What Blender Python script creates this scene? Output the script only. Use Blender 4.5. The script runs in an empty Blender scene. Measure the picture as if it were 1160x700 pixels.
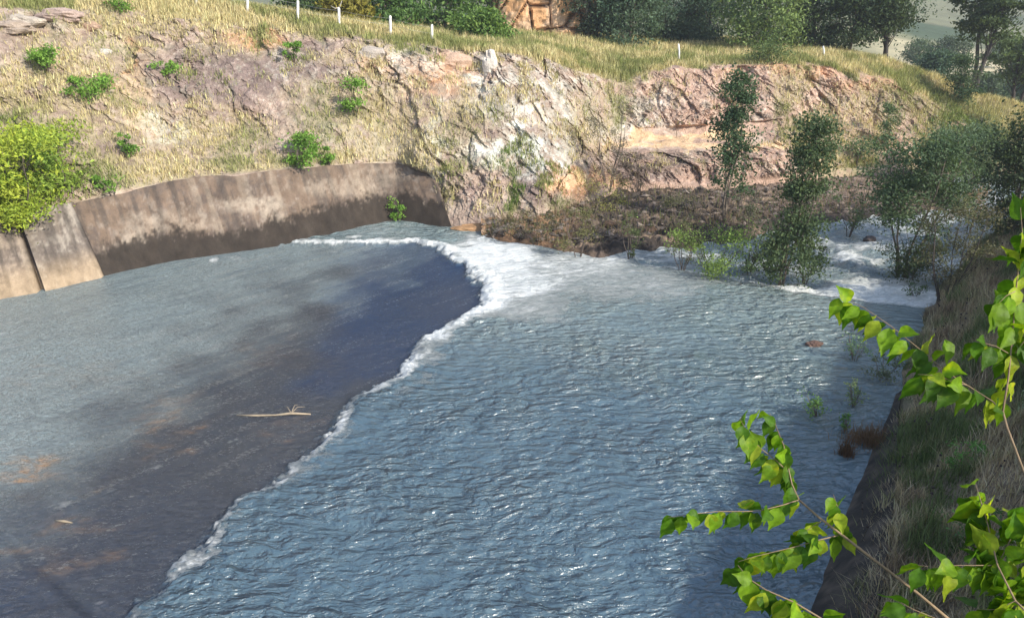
import bpy, math, random
import numpy as np
from mathutils import Vector
random.seed(7); RNG = np.random.default_rng(11)
S = bpy.context.scene
COL = S.collection
R = math.radians
# ------------------------------------------------------------------ camera
H = 12.0; F = 876.0; PITCH = R(21.8)
SP, CP = math.sin(PITCH), math.cos(PITCH)
cam = bpy.data.objects.new('camera', bpy.data.cameras.new('camera'))
COL.objects.link(cam); cam.location = (0, 0, H); cam.rotation_euler = (R(90) - PITCH, 0, 0)
cam.data.sensor_width = 36; cam.data.lens = 36 * F / 1160; cam.data.clip_start = .05; cam.data.clip_end = 6000
S.camera = cam
# ------------------------------------------------------------------ sky, sun, exposure
EL, AZ = R(31), R(128)
w = bpy.data.worlds.new("World"); S.world = w; w.use_nodes = True
nt = w.node_tree; sky = nt.nodes.new('ShaderNodeTexSky'); sky.sky_type = 'NISHITA'; sky.sun_disc = False
sky.sun_elevation = EL; sky.sun_rotation = AZ; sky.air_density = 1.0; sky.dust_density = 1.0; sky.ozone_density = 1.2
nt.links.new(sky.outputs[0], nt.nodes['Background'].inputs[0]); nt.nodes['Background'].inputs[1].default_value = .15
sun = bpy.data.objects.new('sun', bpy.data.lights.new('sun', 'SUN')); COL.objects.link(sun)
sun.data.energy = 4.6; sun.data.angle = R(.6); sun.data.color = (1, .93, .82)
SD = Vector((math.sin(AZ) * math.cos(EL), math.cos(AZ) * math.cos(EL), math.sin(EL)))
sun.rotation_euler = SD.to_track_quat('Z', 'Y').to_euler()
S.view_settings.view_transform = 'Standard'; S.view_settings.look = 'None'
S.view_settings.exposure = .85; S.view_settings.gamma = 1
S.render.engine = 'CYCLES'
S.cycles.volume_bounces = 0; S.cycles.max_bounces = 6; S.cycles.transparent_max_bounces = 8

# ------------------------------------------------------------------ pixel <-> world (only to measure where things stand)
def ratio(v):
    up = (350 - np.asarray(v, float)) / F
    return (-SP + up * CP) / (CP + up * SP)
def fwd(v):
    up = (350 - np.asarray(v, float)) / F
    return CP + up * SP
def atY(u, v, Y):
    """point at distance Y seen in column u, row v"""
    u = np.asarray(u, float); Y = np.asarray(Y, float)
    t = Y / fwd(v)
    return np.stack(np.broadcast_arrays((u - 580) / F * t, Y, H + Y * ratio(v)), -1)
def atZ(u, v, z=0.0):
    return atY(u, v, (z - H) / ratio(v))
def proj(P):
    X, Y, Z = P[..., 0], P[..., 1], P[..., 2] - H
    f = Y * CP - Z * SP; up = Y * SP + Z * CP
    f = np.maximum(f, .01)
    return 580 + F * X / f, 350 - F * up / f
def ray(u, v, t):
    up = (350 - v) / F
    return Vector(((u - 580) / F * t, (CP + up * SP) * t, H + (-SP + up * CP) * t))

# ------------------------------------------------------------------ noise
def _h(ix, iy, iz, s):
    x = (ix.astype(np.int64) * 374761393 + iy.astype(np.int64) * 668265263 + iz.astype(np.int64) * 2147483647 + s * 1274126177) & 0xffffffff
    x = ((x ^ (x >> 13)) * 1274126177) & 0xffffffff
    x = ((x ^ (x >> 16)) * 2246822519) & 0xffffffff
    return ((x ^ (x >> 15)) & 0xffffff) / float(0xffffff)
def vn(P, s=0):
    i = np.floor(P); f = P - i; f = f * f * f * (f * (f * 6 - 15) + 10); i = i.astype(np.int64)
    r = 0
    for a in (0, 1):
        for b in (0, 1):
            for c in (0, 1):
                wgt = (f[..., 0] if a else 1 - f[..., 0]) * (f[..., 1] if b else 1 - f[..., 1]) * (f[..., 2] if c else 1 - f[..., 2])
                r = r + wgt * _h(i[..., 0] + a, i[..., 1] + b, i[..., 2] + c, s)
    return r * 2 - 1
def fbm(P, sc=1., o=4, s=0, g=.5):
    P = np.asarray(P, float) * sc; r = 0; a = 1; n = 0
    for k in range(o):
        r = r + a * vn(P + 17.3 * k, s + k); n += a; a *= g; P = P * 2.03
    return r / n
def voro(P, s=0):
    """F1, F2, random value of nearest cell, vector to it"""
    i = np.floor(P).astype(np.int64); sh = P.shape[:-1]
    f1 = np.full(sh, 9.); f2 = np.full(sh, 9.); rid = np.zeros(sh); vec = np.zeros(P.shape)
    for a in (-1, 0, 1):
        for b in (-1, 0, 1):
            for c in (-1, 0, 1):
                x, y, z = i[..., 0] + a, i[..., 1] + b, i[..., 2] + c
                q = np.stack([x + _h(x, y, z, s), y + _h(x, y, z, s + 1), z + _h(x, y, z, s + 2)], -1)
                dv = P - q; d = np.sqrt((dv ** 2).sum(-1))
                m = d < f1
                f2 = np.where(m, f1, np.minimum(f2, d)); rid = np.where(m, _h(x, y, z, s + 3), rid)
                vec = np.where(m[..., None], dv, vec); f1 = np.where(m, d, f1)
    return f1, f2, rid, vec
def sm(a, b, x):
    t = np.clip((np.asarray(x, float) - a) / (b - a), 0, 1); return t * t * (3 - 2 * t)
def mixc(c, d, m):
    return c * (1 - m[..., None]) + np.asarray(d, float) * m[..., None]

# ------------------------------------------------------------------ object helpers
def tag(o, label=None, cat=None, group=None, kind=None):
    if label: o['label'] = label
    if cat: o['category'] = cat
    if group: o['group'] = group
    if kind: o['kind'] = kind
    return o
def thing(name, label, cat, loc=(0, 0, 0), group=None):
    o = bpy.data.objects.new(name, None); COL.objects.link(o); o.location = loc; o.empty_display_size = .3
    return tag(o, label, cat, group)
def mesh(name, V, faces, mat, parent=None, col=None, smooth=False, attrs=None, off=None):
    """faces: list of arrays (n,k) or list of tuples"""
    V = np.asarray(V, float)
    if parent is not None: V = V - np.array(parent.location)
    me = bpy.data.meshes.new(name)
    if isinstance(faces, list) and len(faces) and isinstance(faces[0], np.ndarray) and faces[0].ndim == 2:
        fl = faces
    else:
        g = {}
        for f in faces: g.setdefault(len(f), []).append(f)
        fl = [np.array(x) for x in g.values()]
    loops = np.concatenate([f.ravel() for f in fl]); tot = np.concatenate([np.full(len(f), f.shape[1]) for f in fl])
    st = np.concatenate([[0], np.cumsum(tot)[:-1]])
    me.vertices.add(len(V)); me.vertices.foreach_set('co', V.ravel().astype(np.float32))
    me.loops.add(len(loops)); me.loops.foreach_set('vertex_index', loops.astype(np.int32))
    me.polygons.add(len(tot)); me.polygons.foreach_set('loop_start', st.astype(np.int32))
    me.update(calc_edges=True)
    me.polygons.foreach_set('use_smooth', np.full(len(tot), smooth))
    if col is not None:
        a = me.attributes.new('col', 'FLOAT_COLOR', 'POINT')
        c4 = np.ones((len(V), 4), np.float32); c4[:, :3] = col; a.data.foreach_set('color', c4.ravel())
    for k, val in (attrs or {}).items():
        a = me.attributes.new(k, 'FLOAT', 'POINT'); a.data.foreach_set('value', np.asarray(val, np.float32).ravel())
    me.materials.append(mat); me.validate(); me.update()
    o = bpy.data.objects.new(name, me); COL.objects.link(o)
    if parent is not None: o.parent = parent
    return o
def grid_faces(nr, nc):
    i = np.arange(nr * nc).reshape(nr, nc)
    return [np.stack([i[:-1, :-1], i[:-1, 1:], i[1:, 1:], i[1:, :-1]], -1).reshape(-1, 4)]
class MB:
    def __init__(s): s.v = []; s.f = []; s.c = []; s.n = 0
    def add(s, v, f, c=(.5, .5, .5)):
        v = np.asarray(v, float).reshape(-1, 3); s.v.append(v); s.f += [tuple(np.array(q) + s.n) for q in f]
        c = np.asarray(c, float); s.c.append(np.broadcast_to(c, (len(v), 3))); s.n += len(v)
    def tube(s, pts, rad, n=6, c=(.5, .5, .5)):
        pts = [Vector(p) for p in pts]; vs = []; fs = []
        for k, p in enumerate(pts):
            d = (pts[min(k + 1, len(pts) - 1)] - pts[max(k - 1, 0)]).normalized()
            a = d.cross(Vector((0, .3, 1)) if abs(d.z) < .9 else Vector((1, .1, 0))).normalized(); b = d.cross(a)
            for j in range(n):
                t = j / n * 2 * math.pi; vs.append(p + (a * math.cos(t) + b * math.sin(t)) * rad[k])
        for k in range(len(pts) - 1):
            for j in range(n):
                j2 = (j + 1) % n; fs.append((k * n + j, k * n + j2, (k + 1) * n + j2, (k + 1) * n + j))
        fs.append(tuple(range(n))[::-1]); fs.append(tuple((len(pts) - 1) * n + j for j in range(n)))
        s.add([tuple(q) for q in vs], fs, c)
    def build(s, name, mat, parent=None, smooth=True):
        return mesh(name, np.concatenate(s.v), s.f, mat, parent, np.concatenate(s.c), smooth)
def blades(P, h, wd, lean=.5, down=None):
    """grass blades at points P: 5 verts each"""
    n = len(P); a = RNG.uniform(0, 2 * math.pi, n); w2 = np.stack([np.cos(a), np.sin(a), np.zeros(n)], -1) * (wd / 2)[:, None]
    b = RNG.uniform(0, 2 * math.pi, n); L = RNG.uniform(.1, 1, n) * lean * h
    D = np.stack([np.cos(b) * L, np.sin(b) * L, np.zeros(n)], -1)
    if down is not None: D = D + np.asarray(down)[None] * h[:, None]
    up = np.zeros((n, 3)); up[:, 2] = h * np.sqrt(np.clip(1 - (np.linalg.norm(D, axis=1) / h) ** 2, .15, 1))
    V = np.stack([P - w2, P + w2, P + D * .3 + up * .6 - w2 * .7, P + D * .3 + up * .6 + w2 * .7, P + D + up], 1).reshape(-1, 3)
    i = np.arange(n)[:, None] * 5
    return V, [i + np.array([[0, 1, 3, 2]]), i + np.array([[2, 3, 4]])]
def leafcards(C, size, up=None, asp=.5):
    """small folded leaves at C, random orientation"""
    n = len(C); d = RNG.normal(size=(n, 3)); d[:, 2] -= .35; d /= np.linalg.norm(d, axis=1)[:, None]
    e = np.cross(d, RNG.normal(size=(n, 3))); e /= np.linalg.norm(e, axis=1)[:, None] + 1e-9
    f = np.cross(d, e); sz = (size * RNG.uniform(.6, 1.3, n))[:, None]
    V = np.stack([C - d * sz * .5, C + e * sz * asp * .5 + f * sz * .08, C + d * sz * .5, C - e * sz * asp * .5 + f * sz * .08], 1).reshape(-1, 3)
    i = np.arange(n)[:, None] * 4
    return V, [i + np.array([[0, 1, 2]]), i + np.array([[0, 2, 3]])]

# ------------------------------------------------------------------ materials
def M(name):
    m = bpy.data.materials.new(name); m.use_nodes = True; nt = m.node_tree
    return m, nt, nt.nodes['Principled BSDF']
def N(nt, t, **k):
    n = nt.nodes.new(t)
    for a, b in k.items():
        if a in n.inputs.keys() if isinstance(a, str) else False: n.inputs[a].default_value = b
        else: setattr(n, a, b)
    return n
def L(nt, a, b): nt.links.new(a, b)
def noise(nt, scale, detail=5, rough=.55, vec=None, dist=0):
    n = nt.nodes.new('ShaderNodeTexNoise'); n.inputs['Scale'].default_value = scale; n.inputs['Detail'].default_value = detail
    n.inputs['Roughness'].default_value = rough; n.inputs['Distortion'].default_value = dist
    if vec is not None: L(nt, vec, n.inputs['Vector'])
    return n
def mth(nt, op, a, b=None, c=None, clamp=False):
    n = nt.nodes.new('ShaderNodeMath'); n.operation = op; n.use_clamp = clamp
    for i, x in enumerate((a, b, c)):
        if x is None: continue
        if isinstance(x, (int, float)): n.inputs[i].default_value = x
        else: L(nt, x, n.inputs[i])
    return n.outputs[0]
def ramp(nt, fac, a, b, va=0., vb=1.):
    n = nt.nodes.new('ShaderNodeMapRange'); n.interpolation_type = 'SMOOTHSTEP'
    n.inputs['From Min'].default_value = a; n.inputs['From Max'].default_value = b
    n.inputs['To Min'].default_value = va; n.inputs['To Max'].default_value = vb; L(nt, fac, n.inputs['Value']); return n.outputs[0]
def mix(nt, fac, a, b, mode='MIX'):
    n = nt.nodes.new('ShaderNodeMix'); n.data_type = 'RGBA'; n.blend_type = mode
    for s_, x in ((n.inputs[0], fac), (n.inputs[6], a), (n.inputs[7], b)):
        if isinstance(x, (int, float)): s_.default_value = x
        elif isinstance(x, tuple): s_.default_value = (*x, 1)
        else: L(nt, x, s_)
    return n.outputs[2]
def attr(nt, name, fac=False):
    n = nt.nodes.new('ShaderNodeAttribute'); n.attribute_name = name; return n.outputs['Fac' if fac else 'Color']
def objco(nt, sc=(1, 1, 1), rot=(0, 0, 0)):
    g = nt.nodes.new('ShaderNodeNewGeometry'); m = nt.nodes.new('ShaderNodeMapping'); m.vector_type = 'POINT'
    m.inputs['Scale'].default_value = sc; m.inputs['Rotation'].default_value = rot; L(nt, g.outputs['Position'], m.inputs['Vector']); return m.outputs[0]
def bump(nt, h, dist, strength=1, prev=None):
    b = nt.nodes.new('ShaderNodeBump'); b.inputs['Distance'].default_value = dist; b.inputs['Strength'].default_value = strength
    L(nt, h, b.inputs['Height'])
    if prev is not None: L(nt, prev, b.inputs['Normal'])
    return b.outputs[0]

def ground_mat(name, var=.35, sc=3., rough=.95, bd=.06):
    m, nt, b = M(name); co = objco(nt)
    n1 = noise(nt, sc, 8, .65, co); n2 = noise(nt, sc * 6, 4, .6, co)
    k = mth(nt, 'ADD', mth(nt, 'MULTIPLY', mth(nt, 'SUBTRACT', n1.outputs[0], .5), var * 2.4), 1)
    k2 = mth(nt, 'ADD', mth(nt, 'MULTIPLY', mth(nt, 'SUBTRACT', n2.outputs[0], .5), var * 1.6), k)
    v = nt.nodes.new('ShaderNodeVectorMath'); v.operation = 'SCALE'; L(nt, attr(nt, 'col'), v.inputs[0]); L(nt, k2, v.inputs['Scale'])
    L(nt, v.outputs[0], b.inputs['Base Color']); b.inputs['Roughness'].default_value = rough; b.inputs['Specular IOR Level'].default_value = .15
    L(nt, bump(nt, n2.outputs[0], bd, .8, bump(nt, n1.outputs[0], bd * 2.5, .8)), b.inputs['Normal'])
    return m
rockM = ground_mat('rock', .42, 2.2, .92, .06)
soilM = ground_mat('soil', .4, 4, .95, .04)
farM = ground_mat('far_ground', .4, .05, .95, .5)
def concrete_mat():
    m, nt, b = M('old_concrete'); co = objco(nt); cs = objco(nt, (3, 3, .5))
    n1 = noise(nt, 1.2, 9, .7, co); n2 = noise(nt, 14, 5, .6, co); n3 = noise(nt, .9, 6, .6, cs)
    k = mth(nt, 'ADD', mth(nt, 'MULTIPLY', mth(nt, 'SUBTRACT', n1.outputs[0], .5), 1.3), 1)
    k = mth(nt, 'ADD', mth(nt, 'MULTIPLY', mth(nt, 'SUBTRACT', n3.outputs[0], .5), .9), k)
    k = mth(nt, 'ADD', mth(nt, 'MULTIPLY', mth(nt, 'SUBTRACT', n2.outputs[0], .5), .5), k)
    v = nt.nodes.new('ShaderNodeVectorMath'); v.operation = 'SCALE'; L(nt, attr(nt, 'col'), v.inputs[0]); L(nt, k, v.inputs['Scale'])
    L(nt, v.outputs[0], b.inputs['Base Color']); b.inputs['Roughness'].default_value = .85; b.inputs['Specular IOR Level'].default_value = .25
    L(nt, bump(nt, n2.outputs[0], .015, .6, bump(nt, n1.outputs[0], .06, .6)), b.inputs['Normal']); return m
concM = concrete_mat()
def leaf_mat(name, tr=.35, rough=.6, gloss=.25):
    m, nt, b = M(name); c = attr(nt, 'col')
    L(nt, c, b.inputs['Base Color']); b.inputs['Roughness'].default_value = rough; b.inputs['Specular IOR Level'].default_value = gloss
    t = nt.nodes.new('ShaderNodeBsdfTranslucent'); L(nt, mix(nt, 1., c, (1.3, 1.25, .6), 'MULTIPLY'), t.inputs[0])
    ms = nt.nodes.new('ShaderNodeMixShader'); ms.inputs[0].default_value = tr
    L(nt, b.outputs[0], ms.inputs[1]); L(nt, t.outputs[0], ms.inputs[2]); L(nt, ms.outputs[0], nt.nodes['Material Output'].inputs[0]); return m
leafM = leaf_mat('foliage', .3); grassM = leaf_mat('grass_blades', .25, .8, .1)
bigleafM = leaf_mat('broad_leaf', .55, .45, .3)
_nt = bigleafM.node_tree; _n = noise(_nt, 55, 5, .7, objco(_nt)); _n2 = noise(_nt, 16, 3, .6, objco(_nt))
_c = attr(_nt, 'col'); _v = mix(_nt, ramp(_nt, _n.outputs[0], .35, .7, 0., .55), _c, mix(_nt, 1., _c, (.55, .6, .5), 'MULTIPLY'))
_v = mix(_nt, ramp(_nt, _n2.outputs[0], .56, .72, 0., .7), _v, mix(_nt, 1., _c, (1.9, 1.35, .9), 'MULTIPLY')); _v = mix(_nt, ramp(_nt, _n.outputs[0], .70, .76, 0., .8), _v, (.16, .09, .03))
L(_nt, _v, _nt.nodes['Principled BSDF'].inputs['Base Color']); _t = [q for q in _nt.nodes if q.type == 'BSDF_TRANSLUCENT'][0]; L(_nt, mix(_nt, 1., _v, (1.3, 1.25, .6), 'MULTIPLY'), _t.inputs[0])
L(_nt, bump(_nt, _n.outputs[0], .004, .7), _nt.nodes['Principled BSDF'].inputs['Normal'])
def plain(name, c, rough=.7, sc=12, var=.4, useattr=False):
    m, nt, b = M(name); n = noise(nt, sc, 6, .6, objco(nt, (1, 1, .35)))
    k = mth(nt, 'ADD', mth(nt, 'MULTIPLY', mth(nt, 'SUBTRACT', n.outputs[0], .5), var * 2.5), 1)
    v = nt.nodes.new('ShaderNodeVectorMath'); v.operation = 'SCALE'
    if useattr: L(nt, attr(nt, 'col'), v.inputs[0])
    else: v.inputs[0].default_value = c
    L(nt, k, v.inputs['Scale']); L(nt, v.outputs[0], b.inputs['Base Color']); b.inputs['Roughness'].default_value = rough
    L(nt, bump(nt, n.outputs[0], .02, .6), b.inputs['Normal']); return m
barkM = plain('bark', (.13, .10, .08), .9, 14, .45, True)
postM = plain('whitewashed_post', (.78, .76, .7), .8, 9, .2)
wireM = plain('wire', (.3, .3, .3), .5)
woodM = plain('driftwood', (.36, .29, .2), .8, 10, .4)

def water_mat():
    m, nt, b = M('river_water'); co = objco(nt)
    foam = attr(nt, 'foam', True); zone = attr(nt, 'zone', True); silt = attr(nt, 'silt', True)   # zone 0 = fast sheet, 1 = pool
    # ripples: flat pool
    warp = noise(nt, .35, 3, .5, co)
    wv = nt.nodes.new('ShaderNodeVectorMath'); wv.operation = 'MULTIPLY_ADD'; L(nt, warp.outputs[1], wv.inputs[0]); wv.inputs[1].default_value = (1.1, 1.1, 0); L(nt, co, wv.inputs[2])
    mp = nt.nodes.new('ShaderNodeMapping'); mp.inputs['Scale'].default_value = (.95, 1.75, 1); mp.inputs['Rotation'].default_value = (0, 0, R(-8)); L(nt, wv.outputs[0], mp.inputs['Vector'])
    r1 = noise(nt, 2.1, 2, .45, mp.outputs[0], .3); r2 = noise(nt, 5.6, 3, .55, mp.outputs[0], .4)
    rdg = mth(nt, 'SUBTRACT', 1., mth(nt, 'MULTIPLY', mth(nt, 'ABSOLUTE', mth(nt, 'SUBTRACT', r2.outputs[0], .5)), 2.))
    hp = mth(nt, 'ADD', mth(nt, 'MULTIPLY', r1.outputs[0], 1.1), mth(nt, 'ADD', mth(nt, 'MULTIPLY', r2.outputs[0], .22), mth(nt, 'MULTIPLY', mth(nt, 'POWER', rdg, 3), .07)))
    # sheet: fine streaky chop along the flow
    ms_ = nt.nodes.new('ShaderNodeMapping'); ms_.inputs['Scale'].default_value = (1., 1.9, 1); ms_.inputs['Rotation'].default_value = (0, 0, R(-25)); L(nt, co, ms_.inputs['Vector'])
    s1 = noise(nt, 3.2, 6, .75, ms_.outputs[0], .5)
    hs = mth(nt, 'MULTIPLY', s1.outputs[0], .5)
    mz = nt.nodes.new('ShaderNodeMix'); mz.data_type = 'FLOAT'; L(nt, zone, mz.inputs[0]); L(nt, hs, mz.inputs[2]); L(nt, hp, mz.inputs[3])
    amp = noise(nt, .22, 3, .5, wv.outputs[0]); 
    mzh = mth(nt, 'MULTIPLY', mz.outputs[0], ramp(nt, amp.outputs[0], .35, .65, .6, 1.25))
    nrm = bump(nt, mzh, .21, 1.)
    nrmf = bump(nt, mth(nt, 'MULTIPLY', mzh, mth(nt, 'SUBTRACT', 1., mth(nt, 'MULTIPLY', foam, .8))), .34, 1.)
    # thin streaks drawn out along the flow
    fl_ = nt.nodes.new('ShaderNodeMapping'); fl_.vector_type = 'TEXTURE'; fl_.inputs['Rotation'].default_value = (0, 0, R(47)); fl_.inputs['Scale'].default_value = (5, .55, 1); L(nt, wv.outputs[0], fl_.inputs['Vector'])
    stk = noise(nt, 1.0, 6, .68, fl_.outputs[0], .2)
    fp_ = nt.nodes.new('ShaderNodeMapping'); fp_.vector_type = 'TEXTURE'; fp_.inputs['Rotation'].default_value = (0, 0, R(18)); fp_.inputs['Scale'].default_value = (2.6, .45, 1); L(nt, wv.outputs[0], fp_.inputs['Vector'])
    stkp = noise(nt, 1.0, 7, .72, fp_.outputs[0], .5)
    # foam
    fm_ = nt.nodes.new('ShaderNodeMapping'); fm_.inputs['Scale'].default_value = (.75, 1.5, 1); fm_.inputs['Rotation'].default_value = (0, 0, R(12)); L(nt, wv.outputs[0], fm_.inputs['Vector'])
    f1 = noise(nt, 2.0, 9, .72, fm_.outputs[0], .7); f2 = noise(nt, 9, 5, .75, fm_.outputs[0], .5)
    fn = mth(nt, 'ADD', mth(nt, 'MULTIPLY', f1.outputs[0], .65), mth(nt, 'MULTIPLY', f2.outputs[0], .35))
    th = mth(nt, 'SUBTRACT', 1.0, foam)
    fm = ramp(nt, mth(nt, 'SUBTRACT', fn, mth(nt, 'MULTIPLY', th, .66)), .02, .42)
    fm = mth(nt, 'MULTIPLY', fm, ramp(nt, foam, .0, .2))
    fleck = noise(nt, 7, 4, .8, ms_.outputs[0], .3)
    fl = mth(nt, 'MULTIPLY', ramp(nt, mth(nt, 'ADD', mth(nt, 'MULTIPLY', fleck.outputs[0], .62), mth(nt, 'MULTIPLY', stk.outputs[0], .38)), .50, .68), attr(nt, 'fleck', True))
    fm = mth(nt, 'MAXIMUM', fm, fl)
    base = mix(nt, zone, mix(nt, attr(nt, 'deep', True), (.034, .044, .060), (.008, .033, .088)), mix(nt, mth(nt, 'MULTIPLY', attr(nt, 'murk', True), ramp(nt, amp.outputs[0], .3, .65, .6, 1.)), (.078, .132, .168), (.14, .19, .185)))
    base = mix(nt, mth(nt, 'MULTIPLY', attr(nt, 'aer', True), ramp(nt, mth(nt, 'ADD', mth(nt, 'MULTIPLY', s1.outputs[0], .4), mth(nt, 'MULTIPLY', stk.outputs[0], .6)), .32, .66, .35, 1.)), base, (.34, .42, .42))
    base = mix(nt, mth(nt, 'MULTIPLY', silt, ramp(nt, f1.outputs[0], .35, .7)), base, (.46, .27, .13))
    f4 = noise(nt, 5, 6, .7, fm_.outputs[0], .9)
    colr = mix(nt, mth(nt, 'MULTIPLY', fm, ramp(nt, mth(nt, 'ADD', mth(nt, 'MULTIPLY', f4.outputs[0], .5), mth(nt, 'MULTIPLY', stkp.outputs[0], .5)), .38, .6, .45, 1.)), base, (.84, .85, .82))
    L(nt, colr, b.inputs['Base Color'])
    L(nt, ramp(nt, fm, 0, 1, .25, .8), b.inputs['Roughness']); b.inputs['IOR'].default_value = 1.45
    L(nt, ramp(nt, fm, 0, 1, 1.0, .3), b.inputs['Specular IOR Level'])
    f3 = noise(nt, 26, 4, .7, fm_.outputs[0], .6)
    L(nt, bump(nt, mth(nt, 'MULTIPLY', fm, f3.outputs[0]), .02, 1., bump(nt, mth(nt, 'MULTIPLY', fm, fn), .10, 1., nrmf)), b.inputs['Normal'])
    return m
waterM = water_mat()

# ------------------------------------------------------------------ far bank: stations across the view
SH = -.14   # level of the fast sheet of water
#  u : (v_base, z_base), (v_walltop, dY), (v_ledge_front, Y), (v_ledge_back, Y), (v_cliff_top, Y), (v_crest, Y), (z7, Y7)
ST = {
 -420: ((430, SH), (340, 1.6), (230, 27), (200, 28), (20, 35), (-60, 40), (15.5, 60)),
 -150: ((368, SH), (282, 2.7), (195, 33.0), (160, 34.5), (-5, 42), (-55, 47), (15., 66)),
 0:    ((335, SH), (246, 2.7), (165, 37.0), (140, 38.2), (10, 44.5), (-22, 50), (14., 72)),
 60:   ((325, SH), (238, 2.7), (150, 38.8), (130, 39.8), (14, 46), (-16, 51), (13.2, 75)),
 200:  ((294, SH), (206, 2.6), (130, 43.4), (110, 44.2), (22, 48), (0, 52.5), (12., 80)),
 340:  ((275, SH), (192, 2.3), (120, 45.6), (100, 46.3), (38, 49.5), (18, 53), (10.5, 82)),
 450:  ((252, SH), (185, 1.5), (115, 47.2), (95, 47.9), (52, 50.5), (38, 54), (10., 84)),
 500:  ((258, SH), (205, 1.6), (120, 47.2), (95, 48.4), (56, 50.8), (45, 54.5), (9.6, 85)),
 560:  ((262, SH), (215, 1.6), (125, 47.4), (100, 48.6), (60, 51.5), (49, 55.5), (9.4, 86)),
 610:  ((252, .2), (210, 1.4), (130, 48.6), (110, 49.8), (64, 52.5), (50, 57), (9.2, 86)),
 650:  ((236, .3), (200, 1.2), (140, 51), (125, 51.6), (80, 54.5), (56, 59), (9.0, 86)),
 700:  ((216, .4), (192, .9), (166, 53.6), (155, 55.4), (96, 58), (64, 62), (8.5, 86)),
 760:  ((212, .5), (190, .7), (166, 54.2), (155, 56.2), (78, 59), (62, 64), (8.2, 88)),
 830:  ((210, .5), (188, .7), (163, 54.4), (152, 56.4), (76, 60), (60, 66), (8., 90)),
 880:  ((204, .6), (180, .9), (152, 56.4), (147, 57.0), (74, 61), (57, 67), (7.8, 90)),
 940:  ((198, .6), (175, 1.), (150, 57.8), (142, 58.6), (78, 62), (56, 68), (7.2, 90)),
 1000: ((192, .6), (172, 1.2), (152, 59.2), (145, 60.), (94, 63), (64, 69), (5.5, 90)),
 1060: ((190, .4), (172, 1.3), (155, 60), (148, 61), (122, 64), (88, 69), (2.5, 88)),
 1110: ((192, .2), (176, 1.4), (160, 60), (155, 61), (140, 64), (108, 68), (1.2, 86)),
 1170: ((196, .1), (182, 1.4), (170, 60), (162, 61), (150, 63.5), (124, 67), (.6, 85)),
 1320: ((200, .1), (190, 1.4), (180, 60), (174, 61), (165, 63.5), (150, 67), (.2, 85)),
 1600: ((204, .1), (196, 1.4), (190, 58), (186, 59), (180, 61), (172, 64), (.1, 80)),
}
us = sorted(ST)
for u_, dv_ in ((500, 3), (560, 6), (610, 8), (650, 8), (700, 7), (760, 9), (830, 8), (880, 7), (940, 6), (1000, 5)):
    a_ = list(ST[u_]); a_[5] = (a_[5][0] + dv_, a_[5][1]); ST[u_] = tuple(a_)
YZ = []     # per station Y,z per level
for u in us:
    s = ST[u]; vb, zb = s[0]; Yb = (zb - H) / ratio(vb); row = [(Yb - .8, zb - 2.2), (Yb, zb)]
    for k in range(1, 6):
        v, q = s[k]; Y = Yb + q if k == 1 else q
        row.append((Y, H + Y * ratio(v)))
    row.append((s[6][1], s[6][0])); YZ.append(row)
YZ = np.array(YZ, float)          # stations, 8 levels, 2
def stat(u, k, c):
    return np.interp(u, us, YZ[:, k, c])
def slerp_u(u):
    return np.stack([np.stack([stat(u, k, 0), stat(u, k, 1)], -1) for k in range(8)], -2)
def colX(u, Y, z):   # X of the pixel column u at (Y,z)
    f = Y * CP - (z - H) * SP
    return (u - 580) / F * f
NC = 1150
U = np.linspace(-420, 1600, NC)
# sample more finely inside the frame
U = np.interp(np.linspace(0, 1, NC), [0, .08, .93, 1], [-420, -30, 1190, 1600])
lv = slerp_u(U)                                   # NC,8,2
segs = [10, 60, 75, 12, 100, 40, 34]
ts = []
for k, n in enumerate(segs): ts += [k + i / n for i in range(n)]
ts.append(7.); ts = np.array(ts)
Yg = np.stack([np.interp(ts, range(8), lv[i, :, 0]) for i in range(NC)], 1)
Zg = np.stack([np.interp(ts, range(8), lv[i, :, 1]) for i in range(NC)], 1)
Ug = np.broadcast_to(U, Yg.shape); Tg = np.broadcast_to(ts[:, None], Yg.shape)
Pg = np.stack([colX(Ug, Yg, Zg), Yg, Zg], -1)
P0 = Pg.copy()
# rock relief
wallmask = (1 - sm(488, 503, Ug + (Tg - 1.5) * 10)) * (1 - sm(2.0, 2.06, Tg)) * sm(.9, 1., Tg + .2)
rel = sm(1.0, 1.4, Tg) * (1 - sm(4.9, 5.5, Tg)) * (1 - wallmask)
Q = P0 + .6 * np.stack([fbm(P0, .5, 3, 5), fbm(P0, .5, 3, 6), fbm(P0, .5, 3, 7)], -1)
ang = R(28); Qr = Q.copy(); Qr[..., 0] = Q[..., 0] * math.cos(ang) + Q[..., 2] * math.sin(ang); Qr[..., 2] = -Q[..., 0] * math.sin(ang) + Q[..., 2] * math.cos(ang)
f1, f2, rid, vec = voro(Qr * np.array([.42, .3, .34]), 3)
g1, g2, rid2, vec2 = voro(Qr * np.array([1.3, .9, 1.0]), 9)
crack = 1 - sm(0, .09, f2 - f1); crack2 = 1 - sm(0, .12, g2 - g1)
rg = 1 - np.abs(fbm(Qr, .55, 4, 21)) * 2
ang2 = R(-52); Qs = Q.copy(); Qs[..., 0] = Q[..., 0] * math.cos(ang2) + Q[..., 2] * math.sin(ang2); Qs[..., 2] = -Q[..., 0] * math.sin(ang2) + Q[..., 2] * math.cos(ang2)
h1, h2, rid3, vec3 = voro(Qs * np.array([.28, .5, 1.1]), 33); h1b, h2b, rid4, vec4 = voro(Qs * np.array([.9, 1.4, 3.0]), 37)
cm = sm(.05, .4, fbm(P0, .3, 3, 47) + .1); crack = crack * cm; crack2 = crack2 * cm
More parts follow.
